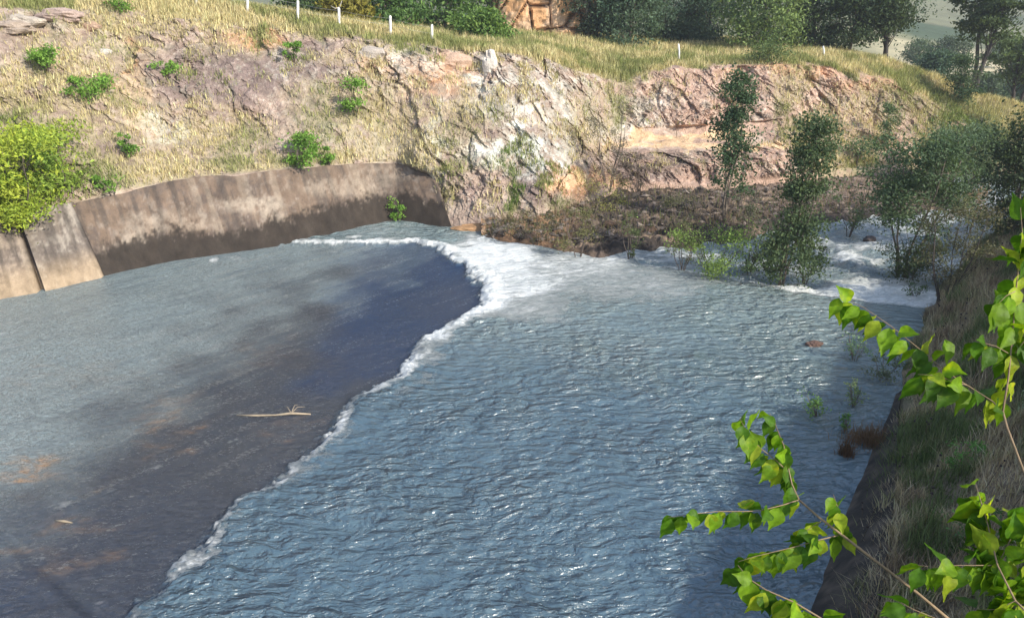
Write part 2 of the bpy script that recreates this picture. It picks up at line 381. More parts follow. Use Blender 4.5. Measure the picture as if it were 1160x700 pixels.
d = (rid - .5) * .38 + (rid - .5) * vec[..., 0] * .4 + vec[..., 2] * .2 + (rid2 - .5) * .14 + (rid3 - .5) * .3 + (rid4 - .5) * .2 + fbm(P0, 4.5, 3, 131, .7) * .10 + fbm(P0, 1.2, 6, 31, .66) * (.2 + .34 * sm(-.1, .3, fbm(P0, .5, 3, 112))) + fbm(P0, .22, 2, 40) * .9 + rg * .14
d -= crack * .14 + crack2 * .05
rel = rel * (1 - .85 * ((Tg > 2.7) & (Tg < 4.15)) * sm(690, 710, Ug) * (1 - sm(860, 890, Ug)))
rocky = rel * (.35 + .65 * sm(-.35, .2, fbm(P0, .25, 3, 50) + .35 * sm(380, 600, Ug)))
Pg[..., 1] -= d * rocky * .95; Pg[..., 0] -= d * rocky * .1; Pg[..., 2] += d * rocky * .25
soft = (1 - rocky) * sm(1.9, 2.4, Tg)
bmp = fbm(P0, .6, 4, 61) * .3 * soft * (1 - .5 * sm(5, 6, Tg)); Pg[..., 2] += bmp
# grass tuft mounding along the top edge
Pg[..., 1] -= sm(4.6, 5.0, Tg) * (1 - sm(5.2, 6, Tg)) * (fbm(P0, .7, 3, 66) * .8)
uu, vv = proj(P0)
du = fbm(P0, .55, 4, 70) * 34; dv = fbm(P0, .55, 4, 71) * 20; uw = uu + du; vw = vv + dv
def ell(lst, hard=.5):
    m = np.zeros(uu.shape)
    for (a, b, ra, rb, s_) in lst:
        r_ = np.sqrt(((uw - a) / ra) ** 2 + ((vw - b) / rb) ** 2); m = np.maximum(m, s_ * (1 - sm(1 - hard, 1 + hard, r_)))
    return m
nA, nB, nC_, nD = fbm(P0, .8, 5, 80, .6), fbm(P0, 2.6, 5, 85, .65), fbm(P0, .35, 4, 90), fbm(P0 * np.array([2.4, 2.4, .45]), 1., 4, 95)
c = np.zeros(Pg.shape); c[:] = (.37, .285, .225)
c = mixc(c, (.45, .31, .235), sm(600, 760, uu))
c = mixc(c, (.54, .45, .36), sm(.05, .45, nA) * .6)
c = mixc(c, (.25, .18, .165), sm(.05, .5, -nA + .35 * nB) * .6 * (1 - .7 * sm(600, 760, uu)))
c = mixc(c, (.30, .20, .15), sm(.1, .5, nD) * .35)
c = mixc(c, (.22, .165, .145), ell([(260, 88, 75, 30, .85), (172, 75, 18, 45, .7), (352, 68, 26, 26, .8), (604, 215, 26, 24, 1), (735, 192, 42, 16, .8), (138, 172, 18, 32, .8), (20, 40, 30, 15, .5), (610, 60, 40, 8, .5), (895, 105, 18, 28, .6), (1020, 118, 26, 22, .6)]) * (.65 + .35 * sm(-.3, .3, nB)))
c = mixc(c, (.56, .28, .12), ell([(288, 42, 32, 14, .8), (148, 62, 10, 35, .7), (500, 90, 50, 20, .55), (655, 205, 45, 14, .7), (900, 78, 60, 9, .5), (1010, 100, 60, 12, .45), (420, 74, 20, 14, .5)]))
c = mixc(c, (.66, .47, .29), ell([(780, 160, 92, 7, 1), (165, 110, 14, 40, .7)], .25))
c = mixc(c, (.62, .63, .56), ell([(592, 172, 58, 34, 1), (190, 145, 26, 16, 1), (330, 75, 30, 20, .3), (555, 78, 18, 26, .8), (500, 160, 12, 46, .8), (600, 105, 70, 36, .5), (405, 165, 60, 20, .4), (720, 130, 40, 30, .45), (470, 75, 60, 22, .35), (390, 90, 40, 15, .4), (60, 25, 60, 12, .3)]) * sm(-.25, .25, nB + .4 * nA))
nE = fbm(P0, 5.5, 4, 97, .7)
c = mixc(c, (.20, .14, .12), sm(.1, .4, nE) * .6 * rel); c = mixc(c, (.60, .53, .44), sm(.15, .42, -nE) * .5 * rel)
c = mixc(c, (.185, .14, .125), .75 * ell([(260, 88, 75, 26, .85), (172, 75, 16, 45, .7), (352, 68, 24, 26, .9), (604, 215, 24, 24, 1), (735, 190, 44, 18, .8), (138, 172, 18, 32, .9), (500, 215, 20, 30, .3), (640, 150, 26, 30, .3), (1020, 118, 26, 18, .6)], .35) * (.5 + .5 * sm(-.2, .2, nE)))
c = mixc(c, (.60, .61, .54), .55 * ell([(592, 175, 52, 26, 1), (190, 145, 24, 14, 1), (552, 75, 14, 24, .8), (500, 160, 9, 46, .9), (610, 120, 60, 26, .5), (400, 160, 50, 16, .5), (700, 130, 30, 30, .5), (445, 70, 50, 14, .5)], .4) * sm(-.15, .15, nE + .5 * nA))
c = mixc(c, (.17, .16, .13), sm(.15, .4, fbm(P0, 1.7, 4, 111)) * .55 * rel * sm(-.2, .1, nA))
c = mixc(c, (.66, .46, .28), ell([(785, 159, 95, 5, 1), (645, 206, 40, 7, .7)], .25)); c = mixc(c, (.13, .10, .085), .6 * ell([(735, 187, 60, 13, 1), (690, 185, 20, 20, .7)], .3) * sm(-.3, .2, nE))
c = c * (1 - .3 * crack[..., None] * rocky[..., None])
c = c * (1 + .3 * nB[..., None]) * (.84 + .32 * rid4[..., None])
# vegetation cover
crest = sm(4.98, 5.2, Tg + .5 * nA)
veg = np.maximum(crest, ell([(60, 140, 110, 80, .75), (190, 196, 160, 24, 1), (235, 150, 70, 26, .65), (340, 186, 200, 14, 1), (430, 150, 90, 36, .7), (395, 105, 60, 22, .5), (470, 215, 40, 40, .55), (540, 130, 26, 30, .5), (430, 60, 70, 12, .5),
   (700, 96, 26, 44, .85), (245, 24, 190, 13, 1), (960, 187, 50, 13, 1), (640, 236, 40, 14, .5), (572, 215, 9, 44, .9), (100, 55, 90, 16, .5), (890, 110, 24, 60, .5), (945, 150, 60, 26, .6), (1005, 120, 60, 26, .5), (1090, 170, 60, 60, 1), (110, 100, 30, 20, .6), (660, 140, 30, 40, .4), (270, 55, 60, 12, .3), (1060, 120, 30, 20, .7)]) * sm(-.45, .15, nB + .5 * nA + .1))
veg = veg * (1 - wallmask)
gcol = mixc(np.zeros(Pg.shape) + (.56, .48, .30), (.26, .28, .12), sm(-.05, .3, nC_ + .5 * nA))
gcol = mixc(gcol, (.10, .17, .035), ell([(572, 215, 11, 46, 1), (470, 215, 30, 30, .5), (40, 170, 90, 50, .6), (640, 230, 50, 14, .6), (580, 50, 30, 8, .6), (700, 80, 20, 30, .5), (1090, 170, 60, 60, .6)]))
gcol = mixc(gcol, (.30, .24, .13), sm(.2, .5, nB) * .5)
c = mixc(c, (.24, .19, .11), veg * .75)
c = mixc(c, gcol, veg * .45)
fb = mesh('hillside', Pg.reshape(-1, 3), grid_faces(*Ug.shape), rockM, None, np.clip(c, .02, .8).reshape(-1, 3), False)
tag(fb, kind='structure'); fb['label'] = 'cut rock bank with dry grass above the far side of the water'


def scatter(prob, n, P=Pg, jit=.12):
    p = prob.ravel().astype(float).copy(); A = P.reshape(-1, 3)
    p = p / p.sum(); idx = RNG.choice(len(p), n, p=p); return idx, A[idx] + RNG.normal(size=(n, 3)) * np.array([jit, jit, .01])
# area weights
dA = np.zeros(Ug.shape); e1 = np.linalg.norm(np.diff(Pg, axis=0), axis=-1); e2 = np.linalg.norm(np.diff(Pg, axis=1), axis=-1)
dA[:-1, :-1] = e1[:, :-1] * e2[:-1, :]
inview = (uu > -60) & (uu < 1230) & (Tg > 1.2)
pr = dA * np.clip(veg, 0, 1) ** 2 * inview * np.where(Tg > 6, .35, 1)
veg2 = np.maximum(veg, .8 * rel * sm(-.05, .3, fbm(P0, 1.1, 4, 99)) * (.5 + .5 * (1 - sm(550, 750, Ug)))) * (1 - wallmask)
pr = dA * np.clip(veg2, 0, 1) ** 1.6 * inview * np.where(Tg > 6, .35, 1)
idx, P = scatter(pr, 250000)
hh = RNG.uniform(.12, .5, len(P)) * (.8 + .35 * np.clip(crest.ravel()[idx], 0, 1)) * (1 + .8 * nB.ravel()[idx]); cc = gcol.reshape(-1, 3)[idx] * RNG.uniform(.45, 1.6, (len(P), 1)) * (1 + .35 * nB.ravel()[idx][:, None]); cc[:, 2] *= .9
V, Fc = blades(P, hh, RNG.uniform(.02, .06, len(P)), .6, (0, -.12, 0))
o = mesh('dry_grass', V, Fc, grassM, None, np.repeat(np.clip(cc, .02, .75), 5, 0))
tag(o, 'dry yellow and green grass over the far rock bank and its crest', 'grass', None, 'stuff')

# ------------------------------------------------------------------ far concrete wall (battered slabs)
def wall_slab(parent, u0, u1, push, tint, name='wall_slab', thick=.5):
    n = max(8, int((u1 - u0) / 1.5)); uq = np.linspace(u0, u1, n); m = 46
    l = slerp_u(uq); tq = np.linspace(0, 1, m)
    b0 = l[:, 0]; b1 = l[:, 1]; b2 = l[:, 2]
    Y = b1[:, 0][None] + (b2[:, 0] - b1[:, 0])[None] * (tq[:, None] * 1.25 - .22)
    Z = b1[:, 1][None] + (b2[:, 1] - b1[:, 1])[None] * (tq[:, None] * 1.25 - .22)
    T = (tq * 1.25 - .22)[:, None] + 0 * Y
    Ub = np.broadcast_to(uq, Y.shape)
    keep = T
    P = np.stack([colX(Ub, Y, Z), Y, Z], -1)
    # top edge: clip to wall top line, ragged
    top = 1.0 + .035 * fbm(np.stack([Ub * .03, Ub * 0, Ub * 0], -1), 1, 3, 4)
    Tc = np.minimum(T, top); Ub = Ub - Tc * np.interp(Ub, [0, 120, 500], [26, 36, 18]); Y = stat(Ub, 1, 0) + (stat(Ub, 2, 0) - stat(Ub, 1, 0)) * Tc; Z = stat(Ub, 1, 1) + (stat(Ub, 2, 1) - stat(Ub, 1, 1)) * Tc
    P = np.stack([colX(Ub, Y, Z), Y - push, Z + push * .7], -1)
    P[..., 1] -= fbm(P, .5, 3, 3) * .05 + fbm(P, 3, 3, 4) * .012
    nz = fbm(P, .55, 5, 13, .6); nz2 = fbm(P * np.array([2.2, 2.2, .4]), 1, 4, 14); nz3 = fbm(P, 3.4, 4, 15, .7)
    c = np.zeros(P.shape) + np.array(tint)
    nz4 = fbm(P, 9, 3, 16, .7)
    c = mixc(c, (.10, .078, .066), sm(-.2, .3, nz + .6 * nz3 + .3 * nz4) * .8)
    c = mixc(c, (.40, .33, .26), sm(.1, .4, nz2 * .6 + .5 * nz3 + .4 * nz4) * .35)
    drip = fbm(np.stack([(Ub + Tc * 25) * .16, Tc * 1.1, 0 * Ub], -1), 1, 4, 19, .6); c = mixc(c, (.06, .05, .043), sm(.0, .4, drip) * .65); c = mixc(c, (.33, .27, .2), sm(.15, .5, -drip) * .35)
    pu, pv = proj(P)
    pale = np.zeros(Ub.shape)
    for (a, b, ra, rb, s_) in [(285, 232, 38, 9, .9), (310, 240, 12, 14, .9), (190, 252, 60, 12, .5), (395, 214, 60, 10, .5), (150, 268, 20, 20, .5), (430, 200, 30, 12, .4)]:
        pale = np.maximum(pale, s_ * (1 - sm(.5, 1.4, np.sqrt(((pu + nz * 14 - a) / ra) ** 2 + ((pv + nz3 * 8 - b) / rb) ** 2))))
    if u0 > 90: c = mixc(c, (.42, .35, .27), .75 * pale * sm(-.5, .2, nz3))
    foot_band = 1 - sm(.23, .37, T + .16 * nz3 + .08 * nz + .08 * nz4 - .22 * sm(330, 470, Ub) - .02 + .05 * np.sin(Ub * .03))  # near-black band along the slab's foot, taller towards the right end
    if u0 > 90: c = mixc(c, (.030, .024, .019), foot_band * .93)
    else: c = mixc(c, (.45, .33, .2), (1 - sm(.05, .4, T)) * .5)
    nfr = P.shape
    # give the slab thickness: back row
    back = P.copy(); back[..., 1] += thick; back[..., 2] -= thick * .2
    V = np.concatenate([P.reshape(-1, 3), back.reshape(-1, 3)]); f = grid_faces(m, n)[0]; k = m * n; i = np.arange(k).reshape(m, n)
    fs = [f, f[:, ::-1] + k]
    for e in (i[0], i[-1], i[:, 0], i[:, -1]): fs.append(np.stack([e[:-1], e[:-1] + k, e[1:] + k, e[1:]], -1))
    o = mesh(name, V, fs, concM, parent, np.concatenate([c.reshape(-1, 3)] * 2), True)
    return o
wt = thing('retaining_wall', 'long stained sloping concrete wall along the far side of the spillway', 'wall', (-14, 39, -.3))
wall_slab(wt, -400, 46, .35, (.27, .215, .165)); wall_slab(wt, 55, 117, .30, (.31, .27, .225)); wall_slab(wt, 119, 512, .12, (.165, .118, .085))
# rusty-brown joint between the slabs
wall_slab(wt, 46.5, 54.5, .05, (.10, .07, .055), 'expansion_joint', .4)

# ------------------------------------------------------------------ ground reaching the horizon, valley and far hills
o = mesh('ground', [(-3000, -2500, -4), (3000, -2500, -4), (3000, 4500, -4), (-3000, 4500, -4)], [(0, 1, 2, 3)], farM, None, np.array([[.16, .15, .08]] * 4)); tag(o, kind='structure')
Xs = np.linspace(-900, 1300, 240); Ys = np.concatenate([np.linspace(80, 200, 60), np.linspace(205, 1400, 130)])
XX, YY = np.meshgrid(Xs, Ys); G = np.stack([XX, YY, 0 * XX], -1)
left = 1 - sm(.36, .56, XX / YY)
z = left * (9 - .01 * (YY - 80)) * (1 - sm(90, 160, YY)) + sm(110, 260, YY) * left * 8 + sm(330, 1000, YY + XX * .15) * (105 + 60 * fbm(G, .0016, 3, 2)) + sm(130, 420, YY) * fbm(G, .012, 4, 4) * 6 - 1.2 + (1-left)*(-.3)
z += sm(160, 300, YY) * sm(.50, .62, XX / YY) * 0
gc = mixc(np.zeros(G.shape) + (.20, .20, .11), (.07, .10, .05), sm(-.1, .3, fbm(G, .02, 5, 8)))
gc = mixc(gc, (.55, .47, .30), sm(140, 165, YY) * (1 - sm(215, 240, YY + 20 * fbm(G, .05, 3, 3))) * (1 - left))
G[..., 2] = z
o = mesh('far_hills', G.reshape(-1, 3), grid_faces(*XX.shape), farM, None, gc.reshape(-1, 3), True); tag(o, kind='structure')

# ------------------------------------------------------------------ water
Jp = [(250, 279), (330, 277), (400, 278), (470, 277), (497, 284), (520, 302), (545, 326), (548, 345), (520, 358), (490, 378), (455, 408), (446, 428), (388, 458), (372, 488), (340, 515), (310, 540), (272, 568), (243, 605), (212, 645), (150, 700), (70, 760), (-60, 850)]
Jw = np.array([atZ(a, b, -.12)[:2] for a, b in Jp])
Sp_ = [(560, 262), (640, 287), (700, 293), (760, 303), (830, 317), (900, 329), (970, 339), (1050, 350), (1100, 356)]
Sw = np.array([atZ(a, b, 0)[:2] for a, b in Sp_])
def sdist(X, Y, L_):
    """signed distance to polyline (+ = left of its direction) and arc parameter"""
    best = np.full(X.shape, 1e9); sg = np.zeros(X.shape); par = np.zeros(X.shape)
    for k in range(len(L_) - 1):
        a, b = L_[k], L_[k + 1]; e = b - a; l2 = (e ** 2).sum()
        t = np.clip(((X - a[0]) * e[0] + (Y - a[1]) * e[1]) / l2, 0, 1)
        dx = X - a[0] - t * e[0]; dy = Y - a[1] - t * e[1]; dd = np.hypot(dx, dy); s_ = e[0] * dy - e[1] * dx
        m = dd < best; best = np.where(m, dd, best); sg = np.where(m, np.sign(s_), sg); par = np.where(m, k + t, par)
    return best * sg, par
vr = np.concatenate([np.linspace(150, 230, 40), np.linspace(231.2, 720, 400), np.linspace(725, 1150, 60)])
ur = np.interp(np.linspace(0, 1, 820), [0, .08, .92, 1], [-600, -20, 1180, 2000])
UU, VV = np.meshgrid(ur, vr[::-1]); Wp = atZ(UU, VV, 0.); X, Y = Wp[..., 0], Wp[..., 1]
W0 = np.stack([X, Y, 0 * X], -1)
wob = fbm(W0, .9, 5, 5, .65) * .6
jd, jp = sdist(X, Y, Jw)            # line runs away->near; sheet lies on ... sign decided below
# a point surely on the sheet
ts_, _ = sdist(*[np.array([q]) for q in atZ(300, 400)[:2]], Jw)
jd = jd * (-np.sign(ts_[0])) + wob + .22 * fbm(W0, 3.4, 4, 6, .7)                      # + = pool side
sd, sp_ = sdist(X, Y, Sw); tt, _ = sdist(*[np.array([q]) for q in atZ(900, 280)[:2]], Sw); sd = sd * np.sign(tt[0]) + wob * .6   # + = beyond the sill
# far river only beyond the sill
riv = sm(-.1, .7, sd) * sm(1.5, 3, X + 0 * Y + 5)
jz = sm(-.25, .35, jd)
zz = SH * (1 - jz) + np.interp(jp, [0, 5, 9, 12, 21], [.03, .12, .07, .035, .02]) * np.exp(-((jd - .35) / .5) ** 2) * (1 + 1.6 * fbm(W0, 2.2, 4, 8, .65))
zz += -.3 * riv
# waves
def warpW(k): return W0 + k * np.stack([fbm(W0, .3, 2, 11), fbm(W0, .3, 2, 12), 0 * X], -1)
pool = jz * (1 - riv)
wv = fbm(warpW(1.2) * np.array([.62, 1.2, 1]), 1.3, 3, 20, .42) * .05
zz += pool * wv * (1 + sm(30, 42, Y))
rough_ = riv * (1 - sm(58, 75, Y))
rr_ = 1 - np.abs(fbm(W0 * np.array([.8, 1.3, 1]), .55, 4, 22)) * 2.6
zz += rough_ * (rr_ * .2 + fbm(W0, 1.6, 4, 24) * .12)
zz += .22 * sm(-.1, .4, sd) * (1 - sm(1.2, 3.5, sd)) * np.interp(sp_, [3, 5, 6.5, 8], [0, .4, 1, 1]) * (1 + 1.2 * fbm(W0, .9, 4, 27))
zz += (1 - jz) * fbm(W0, 1.6, 4, 26, .6) * .02
# foam amounts
pu, pv = UU, VV
n1 = fbm(W0, .6, 4, 30); n2 = fbm(W0, 1.8, 4, 33)
wf = np.interp(jp, [0, 3, 4, 6.5, 8, 10, 12, 14, 18, 21], [.7, .7, 1.2, 2.0, 1.0, .85, .6, .5, .34, .22])
am = np.interp(jp, [0, 1, 3, 7, 10, 13, 18, 21], [.45, .75, .95, 1, .9, .78, .68, .58]) * (1 + .6 * fbm(W0, 1.4, 4, 93, .7))
foam = am * sm(-.12, .12, jd) * (1 - sm(wf * .35, wf * 1.3, jd))
foam = np.maximum(foam, np.interp(jp, [0, 9, 13, 21], [.55, .55, .4, .3]) * sm(-.1, .1, jd) * (1 - sm(wf, wf * 3.4, jd)) * sm(-.2, .3, n1 + .1))
def E(a, b, ra, rb, s_, h=.6): return s_ * (1 - sm(1 - h, 1 + h, np.sqrt(((pu + 22 * n1 - a) / ra) ** 2 + ((pv + 9 * n2 - b) / rb) ** 2)))
for q in [(560, 292, 62, 26, 1.), (590, 318, 60, 26, .85), (640, 300, 90, 22, .72), (700, 320, 120, 26, .55), (600, 345, 60, 22, .6), (440, 262, 60, 10, .4), (400, 276, 70, 4.5, .95), (690, 291, 20, 4, .95), (800, 318, 60, 8, .5)]:
    foam = np.maximum(foam, E(*q) * sm(-.1, .1, jd))
# along the sill
sw_ = np.interp(sp_, [0, 2, 3, 4, 5, 6, 7, 8], [.0, .35, .35, .7, 1.2, 2.6, 4.2, 3.])
sf = sm(-.25, .1, sd) * (1 - sm(sw_ * .7, sw_ * 1.35, sd)) * sm(1.5, 3, sp_)
foam = np.maximum(foam, sf * 1.0)
for q in [(965, 288, 34, 6, .9), (1000, 322, 60, 16, .8), (1075, 292, 30, 8, .85), (1110, 300, 30, 12, .7), (1095, 272, 30, 10, .8), (930, 270, 60, 16, .5), (880, 300, 60, 10, .5), (1110, 240, 50, 20, .62), (740, 285, 40, 8, .5), (1020, 250, 80, 20, .5), (1000, 345, 50, 9, .9), (870, 325, 60, 5, .9), (1060, 262, 30, 4, .9)]:
    foam = np.maximum(foam, E(*q) * riv)
foam = np.maximum(foam, rough_ * (.30 + .45 * sm(.55, .95, rr_)))
foam = np.maximum(foam, .8 * (1 - sm(.3, 1.3, np.hypot((pu - 240 + 8 * n2) / 9, (pv - 291) / 4))))
foam = np.maximum(foam, .5 * (1 - sm(.3, 1.3, np.hypot((pu - 268) / 24, (pv - 290 + 4 * n2) / 2.2))))
# streaks on the sheet following the flow
fx, fy = .63, .777; al = X * fx + Y * fy; ac = -X * fy + Y * fx
St = np.stack([al * .11, ac * 1.5 + .5 * fbm(W0, .25, 2, 41), 0 * X], -1)
sn = fbm(St, 1, 4, 44, .6)
reg = (1 - jz) * (1 - sm(-8.5, -3.5, X + .12 * (Y - 30)))
foam = np.maximum(foam, (1 - jz) * reg * sm(.26, .5, sn) * .5 * (.5 + n2))
fleck = np.clip((1 - jz) * (.22 + 1.0 * sm(14, 24, Y - .75 * X * .3 + 3 * n1) * sm(2, 9, -X - 3 + 2 * n1)), 0, 1)
fleck = np.maximum(fleck, jz * (1 - riv) * (.02 + .32 * sm(28, 36, Y)))
fleck = np.maximum(fleck, riv * .5)
silt = np.zeros(X.shape)
for q in [(30, 525, 60, 20, 1.), (185, 482, 30, 20, .7), (60, 630, 80, 16, .8), (180, 460, 40, 20, .35), (320, 480, 40, 16, .45), (90, 585, 40, 10, .4), (60, 420, 120, 14, .18), (300, 400, 60, 16, .15)]:
    a, b, ra, rb, s_ = q; silt = np.maximum(silt, s_ * (1 - sm(.2, 1.5, np.sqrt(((pu + 60 * fbm(St, 1.3, 3, 48) - a) / ra) ** 2 + ((pv + 26 * n2 - b) / rb) ** 2))))
silt *= (1 - jz) * sm(-.5, .3, fbm(W0 * np.array([1, 2.6, 1]), .9, 4, 52))
aer = (1 - jz) * sm(-40, 120, (430 - pu) * .62 + (420 - pv) * .9 - 95 + 60 * n1) * 1.0
aer = np.maximum(aer, jz * (1 - riv) * .38 * (1 - sm(320, 440, pv + 40 * n1)) ); aer = np.maximum(aer, riv * .3)
Wp[..., 2] = zz + foam * .04 * n2
o = mesh('water', Wp.reshape(-1, 3), grid_faces(*X.shape), waterM, None, None, True, dict(foam=np.clip(foam, 0, 1), zone=np.clip(jz, 0, 1), silt=np.clip(silt, 0, 1), fleck=fleck, murk=np.clip(sm(19, 34, Y + .25 * X + 3 * n1) + .35 * sm(3, 12, X) + .3 * n2, 0, 1), deep=np.clip(sm(-8.6, -6.6, X + .1 * (Y - 30) + 1.6 * n1) * sm(21, 25, Y + 2 * n1) + .35 * (1 - sm(14, 20, Y)), 0, 1), aer=np.clip(aer, 0, 1)))
tag(o, kind='structure')

# ------------------------------------------------------------------ near bank on the right
Bl = np.array([(-14, -18.5), (-1.7, 0), (6.4, 12.6), (8.2, 15.5), (9.7, 17.8), (11.9, 21.1), (17.3, 30), (23.2, 37.2), (31, 45.7), (46, 58), (80, 80)])
cum = np.concatenate([[0], np.cumsum(np.hypot(*np.diff(Bl, axis=0).T))])
def bpt(s, d):
    x = np.interp(s, cum, Bl[:, 0]); y = np.interp(s, cum, Bl[:, 1])
    x2 = np.interp(s + 1.2, cum, Bl[:, 0]) - np.interp(s - 1.2, cum, Bl[:, 0]); y2 = np.interp(s + 1.2, cum, Bl[:, 1]) - np.interp(s - 1.2, cum, Bl[:, 1])
    l = np.hypot(x2, y2) + 1e-9; return x + y2 / l * d, y - x2 / l * d
s0 = np.concatenate([np.linspace(0, 30, 40), np.linspace(30.3, 92, 330), np.linspace(93, cum[-1] - 1, 20)])
d0 = np.concatenate([np.linspace(-.9, 0, 5), np.linspace(.06, 9, 110), np.linspace(9.5, 60, 50)])
SS, DD = np.meshgrid(s0, d0)
wallh = np.interp(SS, [0, cum[2], cum[3], cum[4], cum[5], cum[5] + 3, 999], [1.2, 1.15, .95, .65, .15, .0, 0])
def bank_z(s, d):
    wh = np.interp(s, [0, cum[2], cum[3], cum[4], cum[5], cum[5] + 3, 999], [1.2, 1.15, .95, .65, .15, .0, 0])
    rise = np.where(d < 0, d * 1.2, np.where(d < wh * .95, d * 1.05, wh + (d - wh * .95) * .74))
    return rise + 0 * s
BX, BY = bpt(SS, DD); BZ = np.minimum(bank_z(SS, DD), 7.6 + .02 * DD)
B0 = np.stack([BX, BY, BZ], -1)
out = sm(wallh * .95, wallh * .95 + .5, DD)
BX2, BY2 = bpt(SS, DD + (fbm(B0, .8, 3, 60) * .5) * sm(cum[5], cum[5] + 6, SS) )
BZ2 = BZ + out * (fbm(B0, .7, 4, 61) * .3) - .12 * out
bc = mixc(np.zeros(B0.shape) + (.24, .19, .13), (.12, .12, .06), sm(-.1, .4, fbm(B0, .6, 4, 62)))
nb = mesh('near_bank', np.stack([BX2, BY2, BZ2], -1).reshape(-1, 3), grid_faces(*SS.shape), soilM, None, bc.reshape(-1, 3), True); tag(nb, kind='structure')
# concrete edge wall at its foot
sw = np.linspace(cum[1], cum[5] + 1.5, 150); dw = np.linspace(-.25, 1.0, 14)
S2, D2 = np.meshgrid(sw, dw)
whh = np.interp(S2, [0, cum[2], cum[3], cum[4], cum[5], cum[5] + 3], [1.2, 1.15, .95, .65, .15, .0]) + .05
Dq = D2 * whh * .95 - .12; Xw, Yw = bpt(S2, Dq); Zw = D2 * whh * 1.0 + .05 + .02 * fbm(np.stack([Xw, Yw, 0 * Xw], -1), 2, 3, 7); Zw[0] -= 1
wt2 = thing('spillway_wall', 'dark sloping concrete wall edge below the grassy bank at lower right', 'wall', (6.4, 12.6, 0))
Pw = np.stack([Xw, Yw, Zw], -1)
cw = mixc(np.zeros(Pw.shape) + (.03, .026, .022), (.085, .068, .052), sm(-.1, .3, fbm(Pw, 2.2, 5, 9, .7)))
bk = Pw.copy(); bk[..., 2] -= .35; bk[..., 0] += .1
k = Pw[..., 0].size; f = grid_faces(*S2.shape)[0]; i = np.arange(k).reshape(S2.shape); fs = [f, f[:, ::-1] + k]
for e in (i[0], i[-1], i[:, 0], i[:, -1]): fs.append(np.stack([e[:-1], e[:-1] + k, e[1:] + k, e[1:]], -1))
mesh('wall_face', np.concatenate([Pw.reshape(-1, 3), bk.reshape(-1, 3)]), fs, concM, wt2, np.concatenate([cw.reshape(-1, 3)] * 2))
# grass on it
n = 170000; s_ = RNG.uniform(cum[2] - 2, cum[8] + 12, n) ; d_ = RNG.uniform(0, 1, n) ** 1.3 * 7.5
keep = d_ > np.interp(s_, [0, cum[2], cum[3], cum[4], cum[5], cum[5] + 3], [1.2, 1.15, .95, .65, .15, -.1]) * .5 + .16 * RNG.normal(size=n) + .15 * np.sin(s_ * 2.3); s_, d_ = s_[keep], d_[keep]; n = len(s_)
gx, gy = bpt(s_, d_); gz = bank_z(s_, d_); P = np.stack([gx, gy, gz + fbm(np.stack([gx, gy, gz], -1), .7, 4, 61) * .3 - .12], -1)
gx, gy = bpt(s_, d_ + fbm(np.stack([gx, gy, gz], -1), .8, 3, 60) * .5 * sm(cum[5], cum[5] + 6, s_)); P[:, 0] = gx; P[:, 1] = gy
gn = fbm(P, .5, 4, 70); gn2 = fbm(P, 1.3, 3, 73)
hh = RNG.uniform(.15, .7, n) * (1 + 1.1 * gn + .5 * gn2) * np.interp(d_, [0, .5, 2], [.7, .9, 1.15])
cc = mixc(np.zeros((n, 3)) + (.48, .39, .28), (.16, .20, .085), sm(.05, .45, gn2 + .3 * gn)) ; cc = mixc(cc, (.16, .11, .08), sm(.1, .35, -gn2 + .3 * gn) * .8); cc = mixc(cc, (.07, .13, .035), sm(.02, .3, fbm(P, .7, 3, 75)) * .85)
cc = cc * RNG.uniform(.5, 1.5, (n, 1))
V, Fc = blades(P, hh, RNG.uniform(.01, .032, n), .85)
o = mesh('bank_grass', V, Fc, grassM, None, np.repeat(np.clip(cc, .02, .6), 5, 0)); tag(o, 'tangled dry grass in shade over the near right bank', 'grass', None, 'stuff')
# dark seed heads on stalks
mb = MB()
for q in range(150):
    s1 = random.uniform(cum[3] - 2, cum[8]); dd = random.uniform(.2, 5); x, y = bpt(np.array([s1]), np.array([dd])); zb = float(bank_z(np.array([s1]), np.array([dd]))[0])
    p = Vector((x[0], y[0], zb)); h_ = random.uniform(.6, 1.2); tip = p + Vector((random.uniform(-.2, .2), random.uniform(-.2, .2), h_))
    mb.tube([p, (p + tip) / 2 + Vector((random.uniform(-.04, .04), 0, 0)), tip], [.008, .006, .004], 3, (.12, .09, .06))
    for hgt in (1.0, random.uniform(.6, .85)):
        cpt = p.lerp(tip, hgt); r_ = random.uniform(.02, .035)
        mb.tube([cpt - Vector((0, 0, r_)), cpt - Vector((0, 0, r_ * .4)), cpt + Vector((0, 0, r_ * .5)), cpt + Vector((0, 0, r_))], [r_ * .3, r_, r_, r_ * .3], 5, (.035, .025, .02))
o = mb.build('seed_heads', barkM); tag(o, 'dark round seed heads on thin dead stalks over the near bank', 'weeds', None, 'stuff')

